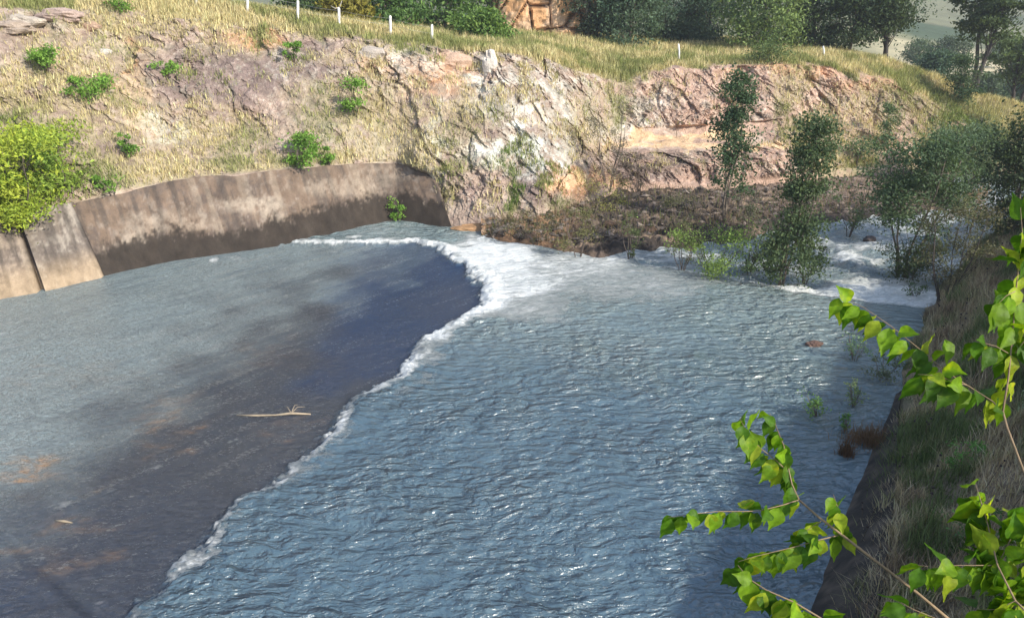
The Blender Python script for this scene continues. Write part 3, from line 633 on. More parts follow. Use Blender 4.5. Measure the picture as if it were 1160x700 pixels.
# ------------------------------------------------------------------ debris flat with rocks
def flat(name, pts, z0, amp, cols, seed):
    pass
Us = np.linspace(545, 1080, 330); Ks = np.linspace(0, 1, 120)
fr = np.interp(Us, [545, 570, 600, 640, 680, 740, 790, 840, 870, 900, 940, 1000, 1080], [266, 272, 277, 284, 288, 282, 276, 268, 262, 258, 252, 244, 236])
bkv = np.interp(Us, [545, 600, 650, 700, 760, 830, 880, 940, 1000, 1080], [258, 246, 228, 208, 206, 204, 200, 194, 188, 184])
VVf = fr[None] + (bkv - fr)[None] * Ks[:, None]; UUf = np.broadcast_to(Us, VVf.shape)
D = atZ(UUf, VVf, .1); D0 = D.copy()
f1, f2, rid, vec = voro(D0 * np.array([1.4, 1.4, 1]), 40); edge = sm(0, .12, Ks)[:, None] * np.ones(UUf.shape)
D[..., 2] = -.45 + .5 * edge + .35 * edge * sm(.2, 1, Ks)[:, None] + (sm(0, .3, f2 - f1) * (.05 + .16 * rid) + fbm(D0, 2, 4, 41) * .2 + fbm(D0, .4, 3, 42) * .25) * (.4 + .6 * edge) * (1 - .6 * sm(820, 960, UUf))
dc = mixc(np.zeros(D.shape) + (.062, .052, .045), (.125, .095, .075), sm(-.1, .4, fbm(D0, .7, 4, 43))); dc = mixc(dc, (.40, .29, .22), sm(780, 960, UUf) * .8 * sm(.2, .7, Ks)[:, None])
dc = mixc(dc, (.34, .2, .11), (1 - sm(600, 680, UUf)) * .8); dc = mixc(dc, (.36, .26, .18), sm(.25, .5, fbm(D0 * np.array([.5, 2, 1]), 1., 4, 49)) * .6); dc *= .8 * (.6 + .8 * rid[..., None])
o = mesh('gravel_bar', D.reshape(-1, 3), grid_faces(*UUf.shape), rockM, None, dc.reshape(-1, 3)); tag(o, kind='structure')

zdeb = D[20:105, 4:-6].reshape(-1, 3); ii = RNG.integers(0, len(zdeb), 2600); Pd = zdeb[ii] + RNG.normal(size=(2600, 3)) * np.array([.15, .15, 0])
oc8 = np.array([[1, 0, 0], [0, 1, 0], [-1, 0, 0], [0, -1, 0], [0, 0, 1], [0, 0, -1]]); of = np.array([[0, 1, 4], [1, 2, 4], [2, 3, 4], [3, 0, 4], [1, 0, 5], [2, 1, 5], [3, 2, 5], [0, 3, 5]])
sz = (RNG.random(2600) ** 3 * .26 + .04)[:, None, None]; Vd = Pd[:, None] + oc8[None] * sz * RNG.uniform(.5, 1.3, (2600, 6, 1)) * np.array([1.3, 1, .6]) + RNG.normal(size=(2600, 6, 3)) * sz * .2
cd = np.array((.11, .092, .078)) * RNG.uniform(.35, 2.2, (2600, 1)) * np.array([1, 1, 1]) + RNG.uniform(0, .015, (2600, 1)) * np.array([1, .4, 0])
o = mesh('loose_stones', Vd.reshape(-1, 3), [(np.arange(2600)[:, None, None] * 6 + of[None]).reshape(-1, 3)], rockM, None, np.repeat(cd, 6, 0)); tag(o, 'loose brown stones littering the gravel bar', 'stones', None, 'stuff')
ii = RNG.integers(0, len(zdeb), 5200); Pd = zdeb[ii] + RNG.normal(size=(5200, 3)) * np.array([.2, .2, 0]); V, Fc = blades(Pd, RNG.uniform(.15, .7, 5200), RNG.uniform(.015, .05, 5200), 1.)
cc = mixc(np.zeros((5200, 3)) + (.16, .12, .08), (.22, .17, .11), RNG.random(5200)); cc = mixc(cc, (.12, .15, .05), (RNG.random(5200) < .25) * 1.)
o = mesh('dead_twigs', V, Fc, grassM, None, np.repeat(cc, 5, 0)); tag(o, 'washed up dead twigs and stalks over the gravel bar', 'twigs', None, 'stuff')

def rock(p, r, colr, label, name='boulder', group=None, sq=(1, .8, .6)):
    n, m = 22, 14; th, ph = np.meshgrid(np.linspace(0, 2 * math.pi, n + 1)[:-1], np.linspace(0, math.pi, m))
    V = np.stack([np.sin(ph) * np.cos(th), np.sin(ph) * np.sin(th), np.cos(ph)], -1)
    off = np.array(p) * 3.1; f1, f2, rid, vec = voro(V * 1.1 + off, 5)
    V = V * (1 + .35 * (rid - .5) + .25 * fbm(V + off, 1.5, 3, 3))[..., None] * np.array(sq) * r
    V[0] = V[0].mean(0); V[-1] = V[-1].mean(0)
    i = np.arange(n * m).reshape(m, n); i2 = np.roll(i, -1, 1)
    fs = [np.stack([i[:-1], i[1:], i2[1:], i2[:-1]], -1).reshape(-1, 4)]
    cc = np.zeros((n * m, 3)) + np.array(colr)
    o = mesh(name, V.reshape(-1, 3), fs, rockM, None, cc); o.location = p; tag(o, label, 'rock', group); return o
rock(tuple(atZ(922, 391, .0)), .26, (.15, .095, .075), 'reddish brown boulder breaking the surface of the rippled pool', sq=(1.2, .8, .75))
rock(tuple(atZ(1018, 245, -.1)), .5, (.10, .08, .07), 'dark boulder in the rapids left of the dark right hand tree')
rock(tuple(atZ(985, 272, -.1)), .35, (.09, .075, .07), 'small dark rock splashed by rapids behind the three stemmed sapling')
rock(tuple(atZ(450, 246, 0)), .55, (.30, .17, .09), 'orange brown rock at the foot of the slanting wall end', sq=(2.2, .8, .5))
rock(tuple(atZ(545, 259, .0)), .6, (.42, .25, .13), 'sandy orange rock ledge touching the white water', sq=(2.6, .9, .4))
for k, (a, b) in enumerate([(600, 268), (735, 262), (690, 255), (760, 240)]):
    rock(tuple(atZ(a, b, .15)), random.uniform(.35, .5), (.13, .085, .06), ['brown rock at the left tip of the gravel bar by the foam', 'brown rock in front of the leafless bushes mid gravel bar', 'rounded brown rock in the middle of the gravel bar', 'brown rock farthest back on the gravel bar near the cliff'][k], group='rocks on the gravel bar')

# ------------------------------------------------------------------ trees and shrubs
BARK = (.16, .13, .10)
def plant(name, label, cat, base, h, cw, c0=.25, n=3000, leaf=.12, colr=(.07, .11, .04), col2=(.12, .16, .05), stems=1, rt=.06, shape='oval', dens=1., lean=(0, 0), group=None, clumps=None, spread=.3, bark=BARK, cyl=.75, seed=None, asp=.5):
    """trunk with limbs reaching into leaf clumps; crown between c0*h and h, half-width cw"""
    t = thing(name, label, cat, tuple(base), group); base = np.array(base, float)
    K = clumps or max(10, int(n / 90)); tr = MB(); cen = []
    axes = []
    for s in range(stems):
        a = random.uniform(0, 6.28); top = base + np.array([lean[0] + math.cos(a) * spread * cw * (stems > 1), lean[1] + math.sin(a) * spread * cw * (stems > 1), h * (.93 if s == 0 else random.uniform(.7, .92))])
        b0 = base + np.array([math.cos(a), math.sin(a), 0]) * .05 * (stems > 1) * cw * 2; pts = []; 
        for q in range(7):
            f = q / 6; p = b0 + (top - b0) * f; p[:2] += np.array([math.sin(f * 5 + a), math.cos(f * 4 + a)]) * .035 * h * math.sin(f * math.pi) ; pts.append(p)
        pts[0] = pts[0] - np.array([0, 0, .35])
        tr.tube(pts, [rt * (1 - .8 * q / 6) + .006 for q in range(7)], 6, bark); axes.append(pts)
    for k in range(K):
        f = random.random() ** .9; zf = c0 + (1 - c0) * f
        if shape == 'oval': wr = math.sqrt(max(0, 1 - (2 * f - .85) ** 2 / 1.35))
        elif shape == 'cone': wr = (1 - f) ** .8 + .12
        elif shape == 'umbrella': wr = min(1, .35 + f * 1.1) if f < .8 else 1.
        else: wr = .55 + .45 * math.sin(f * 3)
        ax = axes[k % stems]; fi = zf * 6 / 1.0; i0 = min(5, int(min(fi, 5.99))); pa = ax[i0] + (ax[i0 + 1] - ax[i0]) * (fi - i0 if fi < 6 else 1)
        a = random.uniform(0, 6.28); rr = cw * wr * math.sqrt(random.random()) * random.uniform(.6, 1.12)
        c_ = np.array([pa[0] + math.cos(a) * rr, pa[1] + math.sin(a) * rr, base[2] + h * zf + (.0 if shape != 'umbrella' else .05 * h * random.uniform(-1, 1))])
        cen.append(c_)
        f0 = max(.12, zf - .18 - .5 * rr / h) * 6 ; i1 = min(5, int(f0)); ps = ax[i1] + (ax[i1 + 1] - ax[i1]) * (f0 - i1)
        if k % (1 if K < 60 else 2) == 0:
            md = (ps + c_) / 2 + np.array([0, 0, .06 * h * random.uniform(-.3, 1) * (rr / max(cw, .1))]); r0 = rt * .35 * (1 - .6 * zf) + .004
            tr.tube([ps, md, c_], [r0, r0 * .65, r0 * .25], 4, bark)
    tr.build('trunk', barkM, t)
    n = int(n * 1.35); colr = tuple(q * 1.25 for q in colr); col2 = tuple(q * 1.2 for q in col2)
    cen = np.array(cen); per = RNG.multinomial(n, RNG.dirichlet(np.ones(len(cen)) * 3))
    cs = cw * cyl * .42 * RNG.uniform(.5, 1.15, len(cen))
    idx = np.repeat(np.arange(len(cen)), per)
    off = RNG.normal(size=(len(idx), 3)) * cs[idx][:, None] * np.array([1, 1, .62 if shape != 'umbrella' else .35])
    C = cen[idx] + off
    V, Fc = leafcards(C, leaf, asp=asp)
    ck = RNG.uniform(0, 1, len(cen))[idx]; m = np.clip(ck * .75 + RNG.uniform(0, .4, len(idx)), 0, 1)
    cc = mixc(np.zeros((len(idx), 3)) + np.array(colr), col2, m) * RNG.uniform(.7, 1.35, (len(idx), 1))
    mesh('crown', V, Fc, leafM, t, np.repeat(cc, 4, 0))
    return t
def pl(name, label, cat, u, vb, vt, wpx, z=0., Y=None, **k):
    """plant standing at pixel (u, vb) on height z (or distance Y), crown top at row vt, half width wpx"""
    b = atZ(u, vb, z) if Y is None else atY(u, vb, Y)
    h = H + b[1] * ratio(vt) - b[2]; cw = wpx / F * (b[1] * CP - (b[2] - H) * SP)
    return plant(name, label, cat, b, float(h), float(cw), **k)
DG, DG2 = (.035, .065, .028), (.085, .12, .045)
pl('sapling', 'tall slender dark green sapling with bare thin stems before the sandy ledge', 'tree', 820, 252, 82, 27, .2, c0=.22, n=3800, leaf=.2, colr=(.03, .06, .03), col2=(.07, .115, .05), stems=3, rt=.06, shape='cone', group='young trees standing in the flooded river', spread=.5, cyl=.75, clumps=60)
pl('sapling', 'dense upright green sapling with dark foot standing in white water', 'tree', 884, 322, 138, 32, -.1, c0=.06, n=9000, leaf=.16, colr=(.045, .075, .035), col2=(.10, .14, .06), stems=4, rt=.05, shape='cone', group='young trees standing in the flooded river', lean=(.8, 0), cyl=.7, clumps=100)
pl('sapling', 'three stemmed sapling with open leafy top rising from a clump in the rapids', 'tree', 1022, 308, 152, 40, -.1, c0=.34, n=7500, leaf=.17, colr=(.045, .075, .04), col2=(.10, .15, .07), stems=4, rt=.05, shape='oval', group='young trees standing in the flooded river', spread=.9, cyl=.7, clumps=64)
pl('shrub', 'low dark shrub around the feet of the three stemmed sapling', 'shrub', 1030, 314, 278, 34, -.1, c0=.05, n=2600, leaf=.12, colr=(.03, .05, .02), col2=(.06, .085, .03), stems=4, rt=.02)
pl('shrub', 'brownish sparse shrub at the water edge beside the right bank', 'shrub', 1066, 352, 228, 26, .0, c0=.2, n=3200, leaf=.10, colr=(.10, .085, .05), col2=(.12, .13, .06), stems=5, rt=.03, bark=(.07, .055, .045), spread=1., cyl=.8)
pl('tree', 'dark broad leaved tree leaning in at the right edge above the rapids', 'tree', 1148, 292, 138, 46, -.1, c0=.2, n=8500, leaf=.2, colr=(.022, .04, .018), col2=(.06, .085, .035), stems=2, rt=.09, group=None, clumps=60)
pl('tree', 'grey green feathery tree behind the dark tree at the river bend', 'tree', 1098, 215, 146, 38, .0, c0=.1, n=8000, leaf=.16, colr=(.06, .10, .055), col2=(.12, .17, .09), stems=3, rt=.05)
pl('shrub', 'pinkish brown dry bush beside the river bend', 'shrub', 1098, 262, 215, 20, -.1, c0=.1, n=1600, leaf=.11, colr=(.22, .17, .11), col2=(.30, .22, .15), stems=5, rt=.02)
pl('tree', 'small round green tree at the right end of the rock cut', 'tree', 1060, 200, 148, 18, .3, c0=.2, n=1800, leaf=.15, colr=(.06, .10, .05), col2=(.10, .15, .08), stems=2, rt=.04)
pl('shrub', 'bright yellow green shrub standing in water beyond the sill', 'shrub', 806, 312, 262, 32, -.1, c0=.12, n=2400, leaf=.12, colr=(.10, .16, .035), col2=(.20, .28, .07), stems=6, rt=.018, spread=1.)
rv = [('leafless grey green bush at the back of the gravel bar', 772, 268, 216, 20, (.09, .10, .05), (.16, .15, .08), 1500), ('thin twiggy bush at the front edge of the gravel bar', 655, 288, 222, 22, (.12, .13, .05), (.2, .19, .08), 1500),
      ('small olive bush in the water just off the gravel bar', 714, 292, 246, 13, (.09, .12, .05), (.14, .17, .07), 1000), ('low scrubby bush at the left tip of the gravel bar', 607, 274, 245, 22, (.10, .10, .05), (.17, .16, .08), 1300),
      ('twiggy dark bush in the shallow water left of the upright sapling', 772, 308, 268, 14, (.08, .09, .05), (.13, .13, .07), 700), ('rounded olive bush where the shallows meet the pink flat', 962, 262, 226, 17, (.08, .12, .05), (.14, .18, .08), 1300),
      ('grey bush under the tall slender sapling', 850, 262, 218, 18, (.09, .11, .06), (.14, .16, .09), 900), ('yellow green weedy bush at the back of the gravel bar near the cliff foot', 682, 238, 206, 26, (.16, .20, .05), (.3, .28, .09), 1500),
      ('small dark bush beside the foot of the upright sapling', 912, 318, 280, 13, (.05, .06, .03), (.10, .11, .06), 700), ('dead looking bush drowning in the shallows right of the bright shrub', 848, 306, 276, 14, (.09, .10, .05), (.14, .14, .08), 700)]
for (lb, a, b, t_, wpx, c1, c2, n) in rv:
    pl('shrub', lb, 'shrub', a, b, t_, wpx, .1 if b < 290 else -.1, c0=.12, n=int(n * .55), leaf=.11, colr=tuple(q * .8 for q in c1), col2=tuple(q * .8 for q in c2), stems=5, rt=.018, group='bushes along the flooded gravel bar', spread=1., bark=(.13, .10, .08))
# on the cliff
def surf(u, v):
    dd = (uu - u) ** 2 + (vv - v) ** 2; q = np.unravel_index(np.argmin(np.where(Tg <= 6.05, dd, 1e9)), dd.shape); return Pg[q]
def cs(name, label, u, vb, vt, wpx, cat='shrub', **k):
    b = surf(u, vb).copy(); b[1] -= .15; h = H + b[1] * ratio(vt) - b[2]; cw = wpx / F * (b[1] * CP - (b[2] - H) * SP)
    return plant(name, label, cat, b, float(max(h, .3)), float(cw), **k)
YGn, YG2 = (.20, .30, .035), (.36, .44, .07)
cs('bush', 'big bright yellow green bush overhanging the left end of the concrete wall', 28, 240, 150, 56, 'bush', c0=.0, n=8500, cyl=.5, leaf=.24, colr=(.11, .19, .025), col2=(.36, .41, .05), stems=6, rt=.04, spread=1., clumps=90, asp=.4)
cs('bush', 'sparser green bush behind the bright yellow green one', 70, 215, 150, 34, 'bush', c0=.05, n=1600, leaf=.25, colr=(.12, .2, .035), col2=(.25, .34, .06), stems=5, rt=.03, spread=1., asp=.4)
GR, GR2 = (.08, .17, .025), (.17, .30, .05)
for (lb, a, b, t_, wpx, n) in [('dense green round bush standing on top of the concrete wall', 337, 191, 157, 17, 1400), ('small green bush on the left slope below the pale ledge', 118, 116, 88, 16, 900), ('bright green bush high on the left slope', 56, 84, 55, 16, 900),
     ('tiny vivid green tuft above the dark rock slab', 335, 66, 50, 8, 500), ('thin green weed on the wall top right of the round bush', 375, 187, 165, 8, 300), ('small green tuft on the sunlit slope above the pale rock', 196, 86, 70, 10, 300),
     ('green weedy bush on the dark crack right of the grassy slope', 405, 128, 92, 16, 700), ('dark bush cut off by the top edge at upper left', 143, 14, -12, 13, 500), ('slender green weed growing beside the dark crack above the wall', 146, 176, 140, 9, 400),
     ('low green bush on the wall top left of the grassy strip', 130, 217, 200, 12, 300), ('pale green weed at the foot of the wall end', 455, 250, 226, 10, 300)]:
    cs('bush', lb, a, b, t_, wpx, 'bush', c0=.05, n=n, leaf=.17, colr=GR, col2=GR2, stems=4, rt=.02, group='bushes on the cut slope', spread=1.)
cs('bush', 'grey leafless bush on the cliff left of the sandy ledge', 690, 212, 108, 20, 'bush', c0=.15, n=1700, leaf=.10, colr=(.14, .13, .09), col2=(.2, .18, .13), stems=5, rt=.03, spread=1., bark=(.2, .16, .13))
cs('bush', 'dark grey twiggy bush at the cliff foot under the sandy ledge', 722, 214, 172, 14, 'bush', c0=.1, n=900, leaf=.10, colr=(.10, .08, .07), col2=(.14, .12, .10), stems=5, rt=.02, spread=1.)
cs('bush', 'small green tree hanging on the pink cliff face', 1004, 168, 118, 13, 'bush', c0=.2, n=1100, leaf=.15, colr=(.06, .10, .045), col2=(.11, .16, .07), stems=2, rt=.03)
cs('bush', 'green bush at the foot of the pink cliff beside the yellow grass', 968, 180, 152, 22, 'bush', c0=.05, n=900, leaf=.15, colr=(.07, .11, .05), col2=(.13, .18, .08), stems=4, rt=.03)
cs('bush', 'dark bushy tree at the end of the grassy crest', 1082, 116, 66, 19, 'bush', c0=.05, n=3200, leaf=.18, colr=(.035, .07, .035), col2=(.08, .12, .05), stems=3, rt=.05)
cs('bush', 'green shrub on the grassy crest below the spreading tree', 866, 72, 52, 24, 'bush', c0=.0, n=1600, leaf=.17, colr=(.05, .09, .035), col2=(.13, .17, .06), stems=4, rt=.03)
for (lb, a, b, r_, sq, cl) in [('flat tan slab of rock at the upper left corner', 8, 34, .8, (1.6, .9, .5), (.36, .29, .23)), ('pale grey ledge rock beside the corner slab', 26, 26, .7, (1.5, .8, .55), (.46, .40, .33)), ('cracked pinkish ledge rock right of the pale grey one', 72, 20, .8, (1.6, .8, .45), (.42, .32, .27)), ('orange rusty block high on the slope below the ledges', 104, 32, .45, (1.2, .8, .6), (.40, .28, .2)),
        ('small white rock on the slope under the green tufts', 118, 60, .35, (1.3, .8, .6), (.5, .46, .4)), ('grey block at the cliff top below the thinner fence post', 420, 62, .6, (1.4, .8, .8), (.42, .37, .32)), ('peach coloured block at the cliff top right of the thinner post', 512, 72, .9, (1.5, .7, .8), (.52, .36, .26)), ('pale upright block below the cliff top grass', 556, 76, .6, (.8, .6, 1.4), (.6, .54, .47))]:
    p = surf(a, b); rock((float(p[0]), float(p[1]) + .15, float(p[2])), r_, cl, lb, 'rock', 'ledge rocks on the cut slope', sq)
# crest and background trees
def bg(name, label, u, Y, vb, vt, wpx, **k):
    b = atY(u, vb, Y); h = H + Y * ratio(vt) - b[2]; cw = wpx / F * (Y * CP - (b[2] - H) * SP)
    kk = dict(c0=.12, n=4200, leaf=.34, colr=DG, col2=DG2, stems=1, rt=.16, group='trees beyond the grassy crest', clumps=60); kk.update(k)
    kk['n'] = int(kk['n'] * 1.35); tv = random.uniform(.7, 1.35); kk['colr'] = tuple(q * tv for q in kk['colr']); kk['col2'] = tuple(q * tv for q in kk['col2']); kk.setdefault('cyl', .6)
    return plant(name, label, 'tree', b, float(h), float(cw), **kk)
BG = [('yellow green rounded bush behind the fence posts', 395, 62, 34, -18, 28, dict(colr=(.20, .18, .03), col2=(.30, .27, .05), n=3000, c0=0.)),
 ('dark green shrub behind the posts at the top edge', 352, 66, 24, -30, 34, dict(c0=0., n=3000)),
 ('bright mid green tree just right of the yellow green bush', 440, 66, 44, -40, 42, dict(c0=0., colr=(.05, .11, .03), col2=(.13, .22, .06), n=5000)),
 ('dark green tree with fresh green low boughs behind the last post', 505, 70, 52, -60, 46, dict(c0=.0, colr=(.04, .09, .03), col2=(.12, .20, .05), n=5500)),
 ('small fresh green bush on the crest left of the orange rock', 552, 64, 54, 14, 26, dict(c0=.0, colr=(.05, .11, .03), col2=(.15, .23, .05), n=2600)),
 ('greyish tree partly hiding the left of the orange rock', 556, 82, 40, -50, 30, dict(c0=.1, colr=(.06, .085, .05), n=3000)),
 ('dark twiggy tree with pale stem right of the orange rock', 664, 78, 60, -50, 34, dict(c0=.22, colr=(.04, .06, .04), col2=(.08, .10, .06), n=2600, bark=(.34, .29, .24))),
 ('dense blue green tree behind the grassy mound', 712, 76, 62, -60, 44, dict(c0=0., colr=(.03, .06, .035), col2=(.08, .12, .07), n=6000)),
 ('wide blue green tree left of the small white post', 752, 84, 58, -70, 44, dict(c0=0., colr=(.035, .065, .04), col2=(.08, .12, .07), n=5000)),
 ('grey green tree behind the small white post', 800, 84, 58, -50, 36, dict(c0=.05, colr=(.045, .07, .045), col2=(.09, .12, .07), n=4200)),
 ('spreading green tree in front on the crest with low lime boughs', 862, 76, 60, -30, 46, dict(c0=.1, colr=(.04, .075, .03), col2=(.14, .19, .06), n=5600)),
 ('dark pine like tree right of the spreading green tree', 920, 78, 58, -60, 36, dict(c0=.0, n=5000)),
 ('dark conical tree at the middle of the dark row', 962, 76, 56, -60, 34, dict(c0=.0, n=5000, shape='cone')),
 ('dark flat topped tree with horizontal boughs over the crest end', 1006, 76, 70, -40, 42, dict(c0=.35, n=4200, shape='umbrella', stems=2, rt=.2, bark=(.05, .045, .04), cyl=.6)),
 ('tall umbrella shaped tree with a clear dark trunk at upper right', 1100, 74, 108, -30, 42, dict(c0=.45, n=5600, shape='umbrella', stems=2, rt=.22, colr=(.04, .065, .03), col2=(.09, .13, .05), bark=(.06, .05, .045), cyl=.5)),
 ('wide low boughed tree at the far right edge', 1150, 76, 118, 36, 42, dict(c0=.35, n=3800, shape='umbrella', stems=2, rt=.16, colr=(.05, .08, .035), col2=(.11, .15, .06), bark=(.06, .05, .045), cyl=.5)),
 ('low teal bush in the valley below the umbrella tree', 1058, 92, 92, 62, 26, dict(c0=0., n=2400, colr=(.04, .08, .05), col2=(.08, .13, .08), rt=.06))]
for (lb, u, Y_, vb, vt, wpx, kw) in BG: bg('tree', lb, u, Y_, vb, vt, wpx, **kw)
for k, u in enumerate([690, 742, 792, 890, 945, 480, 610, 1000, 640]):
    bg('tree', ['tree of the second row behind the blue green trees', 'hazy tree in the gap of the middle row', 'hazy tree farther back above the white post', 'far tree behind the spreading green tree', 'far tree filling the gap left of the conical tree', 'far tree above the last fence posts', 'tree standing behind the orange rock', 'far tree behind the flat topped tree', 'far tree just right of the orange rock'][k], u, 112 + 6 * (k % 3), 40, -90, 52, c0=0., n=3600, leaf=.36, colr=(.045, .075, .045), col2=(.09, .13, .075), rt=.2)
# valley shrubs farther right
for k, (u, Y_, vb, vt, wp) in enumerate([(1075, 150, 72, 46, 22), (1130, 170, 70, 52, 18), (1150, 130, 96, 70, 26), (1040, 160, 70, 48, 18), (1170, 105, 122, 88, 30), (1120, 115, 112, 88, 22)]):
    bg('tree', ['round distant tree left of the umbrella tree trunk', 'small distant tree in front of the pale field', 'distant bush under the wide low boughed tree', 'distant tree seen under the flat topped tree', 'dull green tree by the right frame edge below the low boughs', 'dull green bush behind the umbrella tree foot'][k], u, Y_, vb, vt, wp, c0=0., n=1800, leaf=.45, colr=(.06, .09, .05), col2=(.10, .14, .07), group='trees on the valley floor')

# orange rock outcrop
nx, nz = 90, 90; aa, bb = np.meshgrid(np.linspace(-1, 1, nx), np.linspace(0, 1, nz)); cen = atY(617, 60, 80)
O = np.stack([cen[0] + aa * 5.2, 80 - 3.2 * np.sqrt(np.clip(1 - aa ** 2, 0, 1)) + bb * 1.6, cen[2] - 1 + bb * 10], -1)
f1, f2, rid, vec = voro(O * np.array([.45, .3, .33]), 77); O[..., 1] -= (rid - .5) * 1.8 + fbm(O, 1, 4, 78) * .4 - (1 - sm(0, .1, f2 - f1)) * .5
oc = mixc(np.zeros(O.shape) + (.62, .36, .18), (.68, .47, .30), sm(-.2, .3, fbm(O, .8, 4, 79))); oc *= (1 - .6 * (1 - sm(0, .08, f2 - f1)))[..., None]
back = O.copy(); back[..., 1] = 86; kk = nx * nz; f = grid_faces(nz, nx)[0]; i = np.arange(kk).reshape(nz, nx); fs = [f, f[:, ::-1] + kk]
for e in (i[0], i[-1], i[:, 0], i[:, -1]): fs.append(np.stack([e[:-1], e[:-1] + kk, e[1:] + kk, e[1:]], -1))
o = mesh('rock_outcrop', np.concatenate([O.reshape(-1, 3), back.reshape(-1, 3)]), fs, rockM, None, np.concatenate([oc.reshape(-1, 3)] * 2)); tag(o, 'sunlit orange rock face among the trees at the top edge', 'rock')

# ------------------------------------------------------------------ fence
posts = [(222, 2, -24), (280, 13, -12), (337, 27, 1), (384, 35, 9), (442, 41, 18), (489, 49, 28), (769, 63, 50), (933, 60, 52)]
plab = ['first white fence post from the left, mostly above the picture edge', 'white fence post at the top edge above the pink rock dome', 'whole white fence post left of the leaning one', 'white fence post with a bare twig at its top', 'white fence post in front of the bright mid green tree', 'thinner white fence post farthest right on the left crest', 'small white post on the crest behind the grey cliff notch', 'tiny white post in front of the dark conical tree']
tops = []
for (u, vb, vt), lb in zip(posts, plab):
    Yp = float(np.interp(u, us, YZ[:, 6, 0])) - 1.2
    b = atY(u, vb + 4, Yp); tp = atY(u, vt, Yp); r_ = .085 if u < 600 else .08
    o = MB(); pts = [Vector(b), Vector(b) * .5 + Vector(tp) * .5 + Vector((.02, 0, 0)), Vector(tp) + Vector((random.uniform(-.05, .05), 0, -.05)), Vector(tp)]
    o.tube(pts, [r_ * 1.1, r_, r_ * .95, r_ * .6], 8); q = o.build('fence_post', postM); tag(q, lb, 'fence post', 'white fence posts along the crest')
    tops.append(Vector(tp))
mb = MB()
for k in range(5):
    for hz in (.18, .55):
        a, b = tops[k] - Vector((0, .1, hz)), tops[k + 1] - Vector((0, .1, hz)); m_ = (a + b) / 2 - Vector((0, 0, .06)); mb.tube([a, m_, b], [.006] * 3, 4, (.3, .3, .3))
o = mb.build('fence_wire', wireM); tag(o, 'thin sagging wires strung between the white fence posts', 'fence wire')
# bare twig on the post
mb = MB(); a = tops[3]; mb.tube([a, a + Vector((-.25, 0, -.05)), a + Vector((-.5, 0, .1))], [.05, .04, .02], 5, (.4, .36, .3)); mb.tube([a + Vector((0, 0, -.05)), a + Vector((.1, 0, .15)), a + Vector((.2, .1, .4))], [.04, .03, .02], 5, (.4, .36, .3))
o = mb.build('bare_branch', barkM); tag(o, 'bare grey forked branch caught on a white post top', 'branch')

# ------------------------------------------------------------------ driftwood and plants in the water
mb = MB(); A = [Vector(atZ(a, b, SH + .04)) for a, b in ((268, 470), (290, 470.5), (312, 470), (330, 468), (352, 469))]
mb.tube(A, [.02, .035, .025, .045, .02], 6)
for (a, b) in ((338, 458), (345, 461), (322, 461)):
    mb.tube([A[3], (A[3] + Vector(atZ(a, b, SH))) / 2 + Vector((0, 0, .12)), Vector(atZ(a, b, SH + .1))], [.015, .01, .005], 4)
o = mb.build('driftwood', woodM); tag(o, 'pale bare branch stranded in the dark shallow water', 'driftwood')
mb = MB(); A = [Vector(atZ(a, b, SH + .03)) for a, b in ((62, 589), (72, 590), (82, 592))]; mb.tube(A, [.015, .04, .01], 5)
o = mb.build('driftwood', woodM); tag(o, 'short pale stick in the dark shallows near the brown silt', 'driftwood')
mb = MB(); A = [Vector(atZ(a, b, SH + .03)) for a, b in ((203, 633), (209, 631), (216, 634))]; mb.tube(A, [.01, .03, .01], 5)
o = mb.build('driftwood', woodM); tag(o, 'tiny pale stick close to the lower foam line', 'driftwood')
def tuft(label, u, v, rpx, n, h, c1, c2, z=0., name='grass_clump', leafy=0):
    b = atZ(u, v, z); r_ = rpx / F * b[1] / fwd(v); P = np.array(b) + np.stack([RNG.normal(size=n) * r_ * .5, RNG.normal(size=n) * r_ * .4, np.full(n, -.06)], -1)
    cc = mixc(np.zeros((n, 3)) + np.array(c1), c2, RNG.uniform(0, 1, n))
    V, Fc = blades(P, RNG.uniform(.3, 1, n) * h, RNG.uniform(.008, .02, n), .8)
    o = mesh(name, V, Fc, grassM, None, np.repeat(cc, 5, 0)); tag(o, label, 'grass clump', 'plants standing in the pool by the right bank'); return o
tuft('reddish brown dry grass clump in the water by the wall', 985, 500, 26, 900, .7, (.22, .13, .08), (.12, .08, .04))
tuft('narrow dark brown clump at the left of the dry grass clump', 958, 516, 8, 300, .8, (.16, .09, .05), (.08, .05, .03))
for lb, a, b, t_, wp, c1, n in [('small green plant floating in the pool left of the grass clump', 926, 470, 448, 14, (.08, .15, .04), 260), ('half drowned green weed below the drooping leafy twig', 968, 460, 432, 9, (.10, .14, .06), 220), ('thin green weed just behind the dry grass clump', 957, 488, 468, 5, (.07, .15, .04), 160),
    ('leafy weed rising under the first hanging leaf', 968, 408, 378, 11, (.10, .16, .08), 260), ('dark drowned bush where pool and bank meet', 1000, 430, 400, 16, (.08, .10, .06), 500), ('round dark weed in the foam beside the brownish shrub', 1036, 336, 322, 8, (.05, .09, .03), 260)]:
    pl('water_weed', lb, 'plant', a, b, t_, wp, 0, c0=.1, n=n, leaf=.09, colr=c1, col2=tuple(q * 1.6 for q in c1), stems=4, rt=.006, group='plants standing in the pool by the right bank', spread=1., clumps=24)
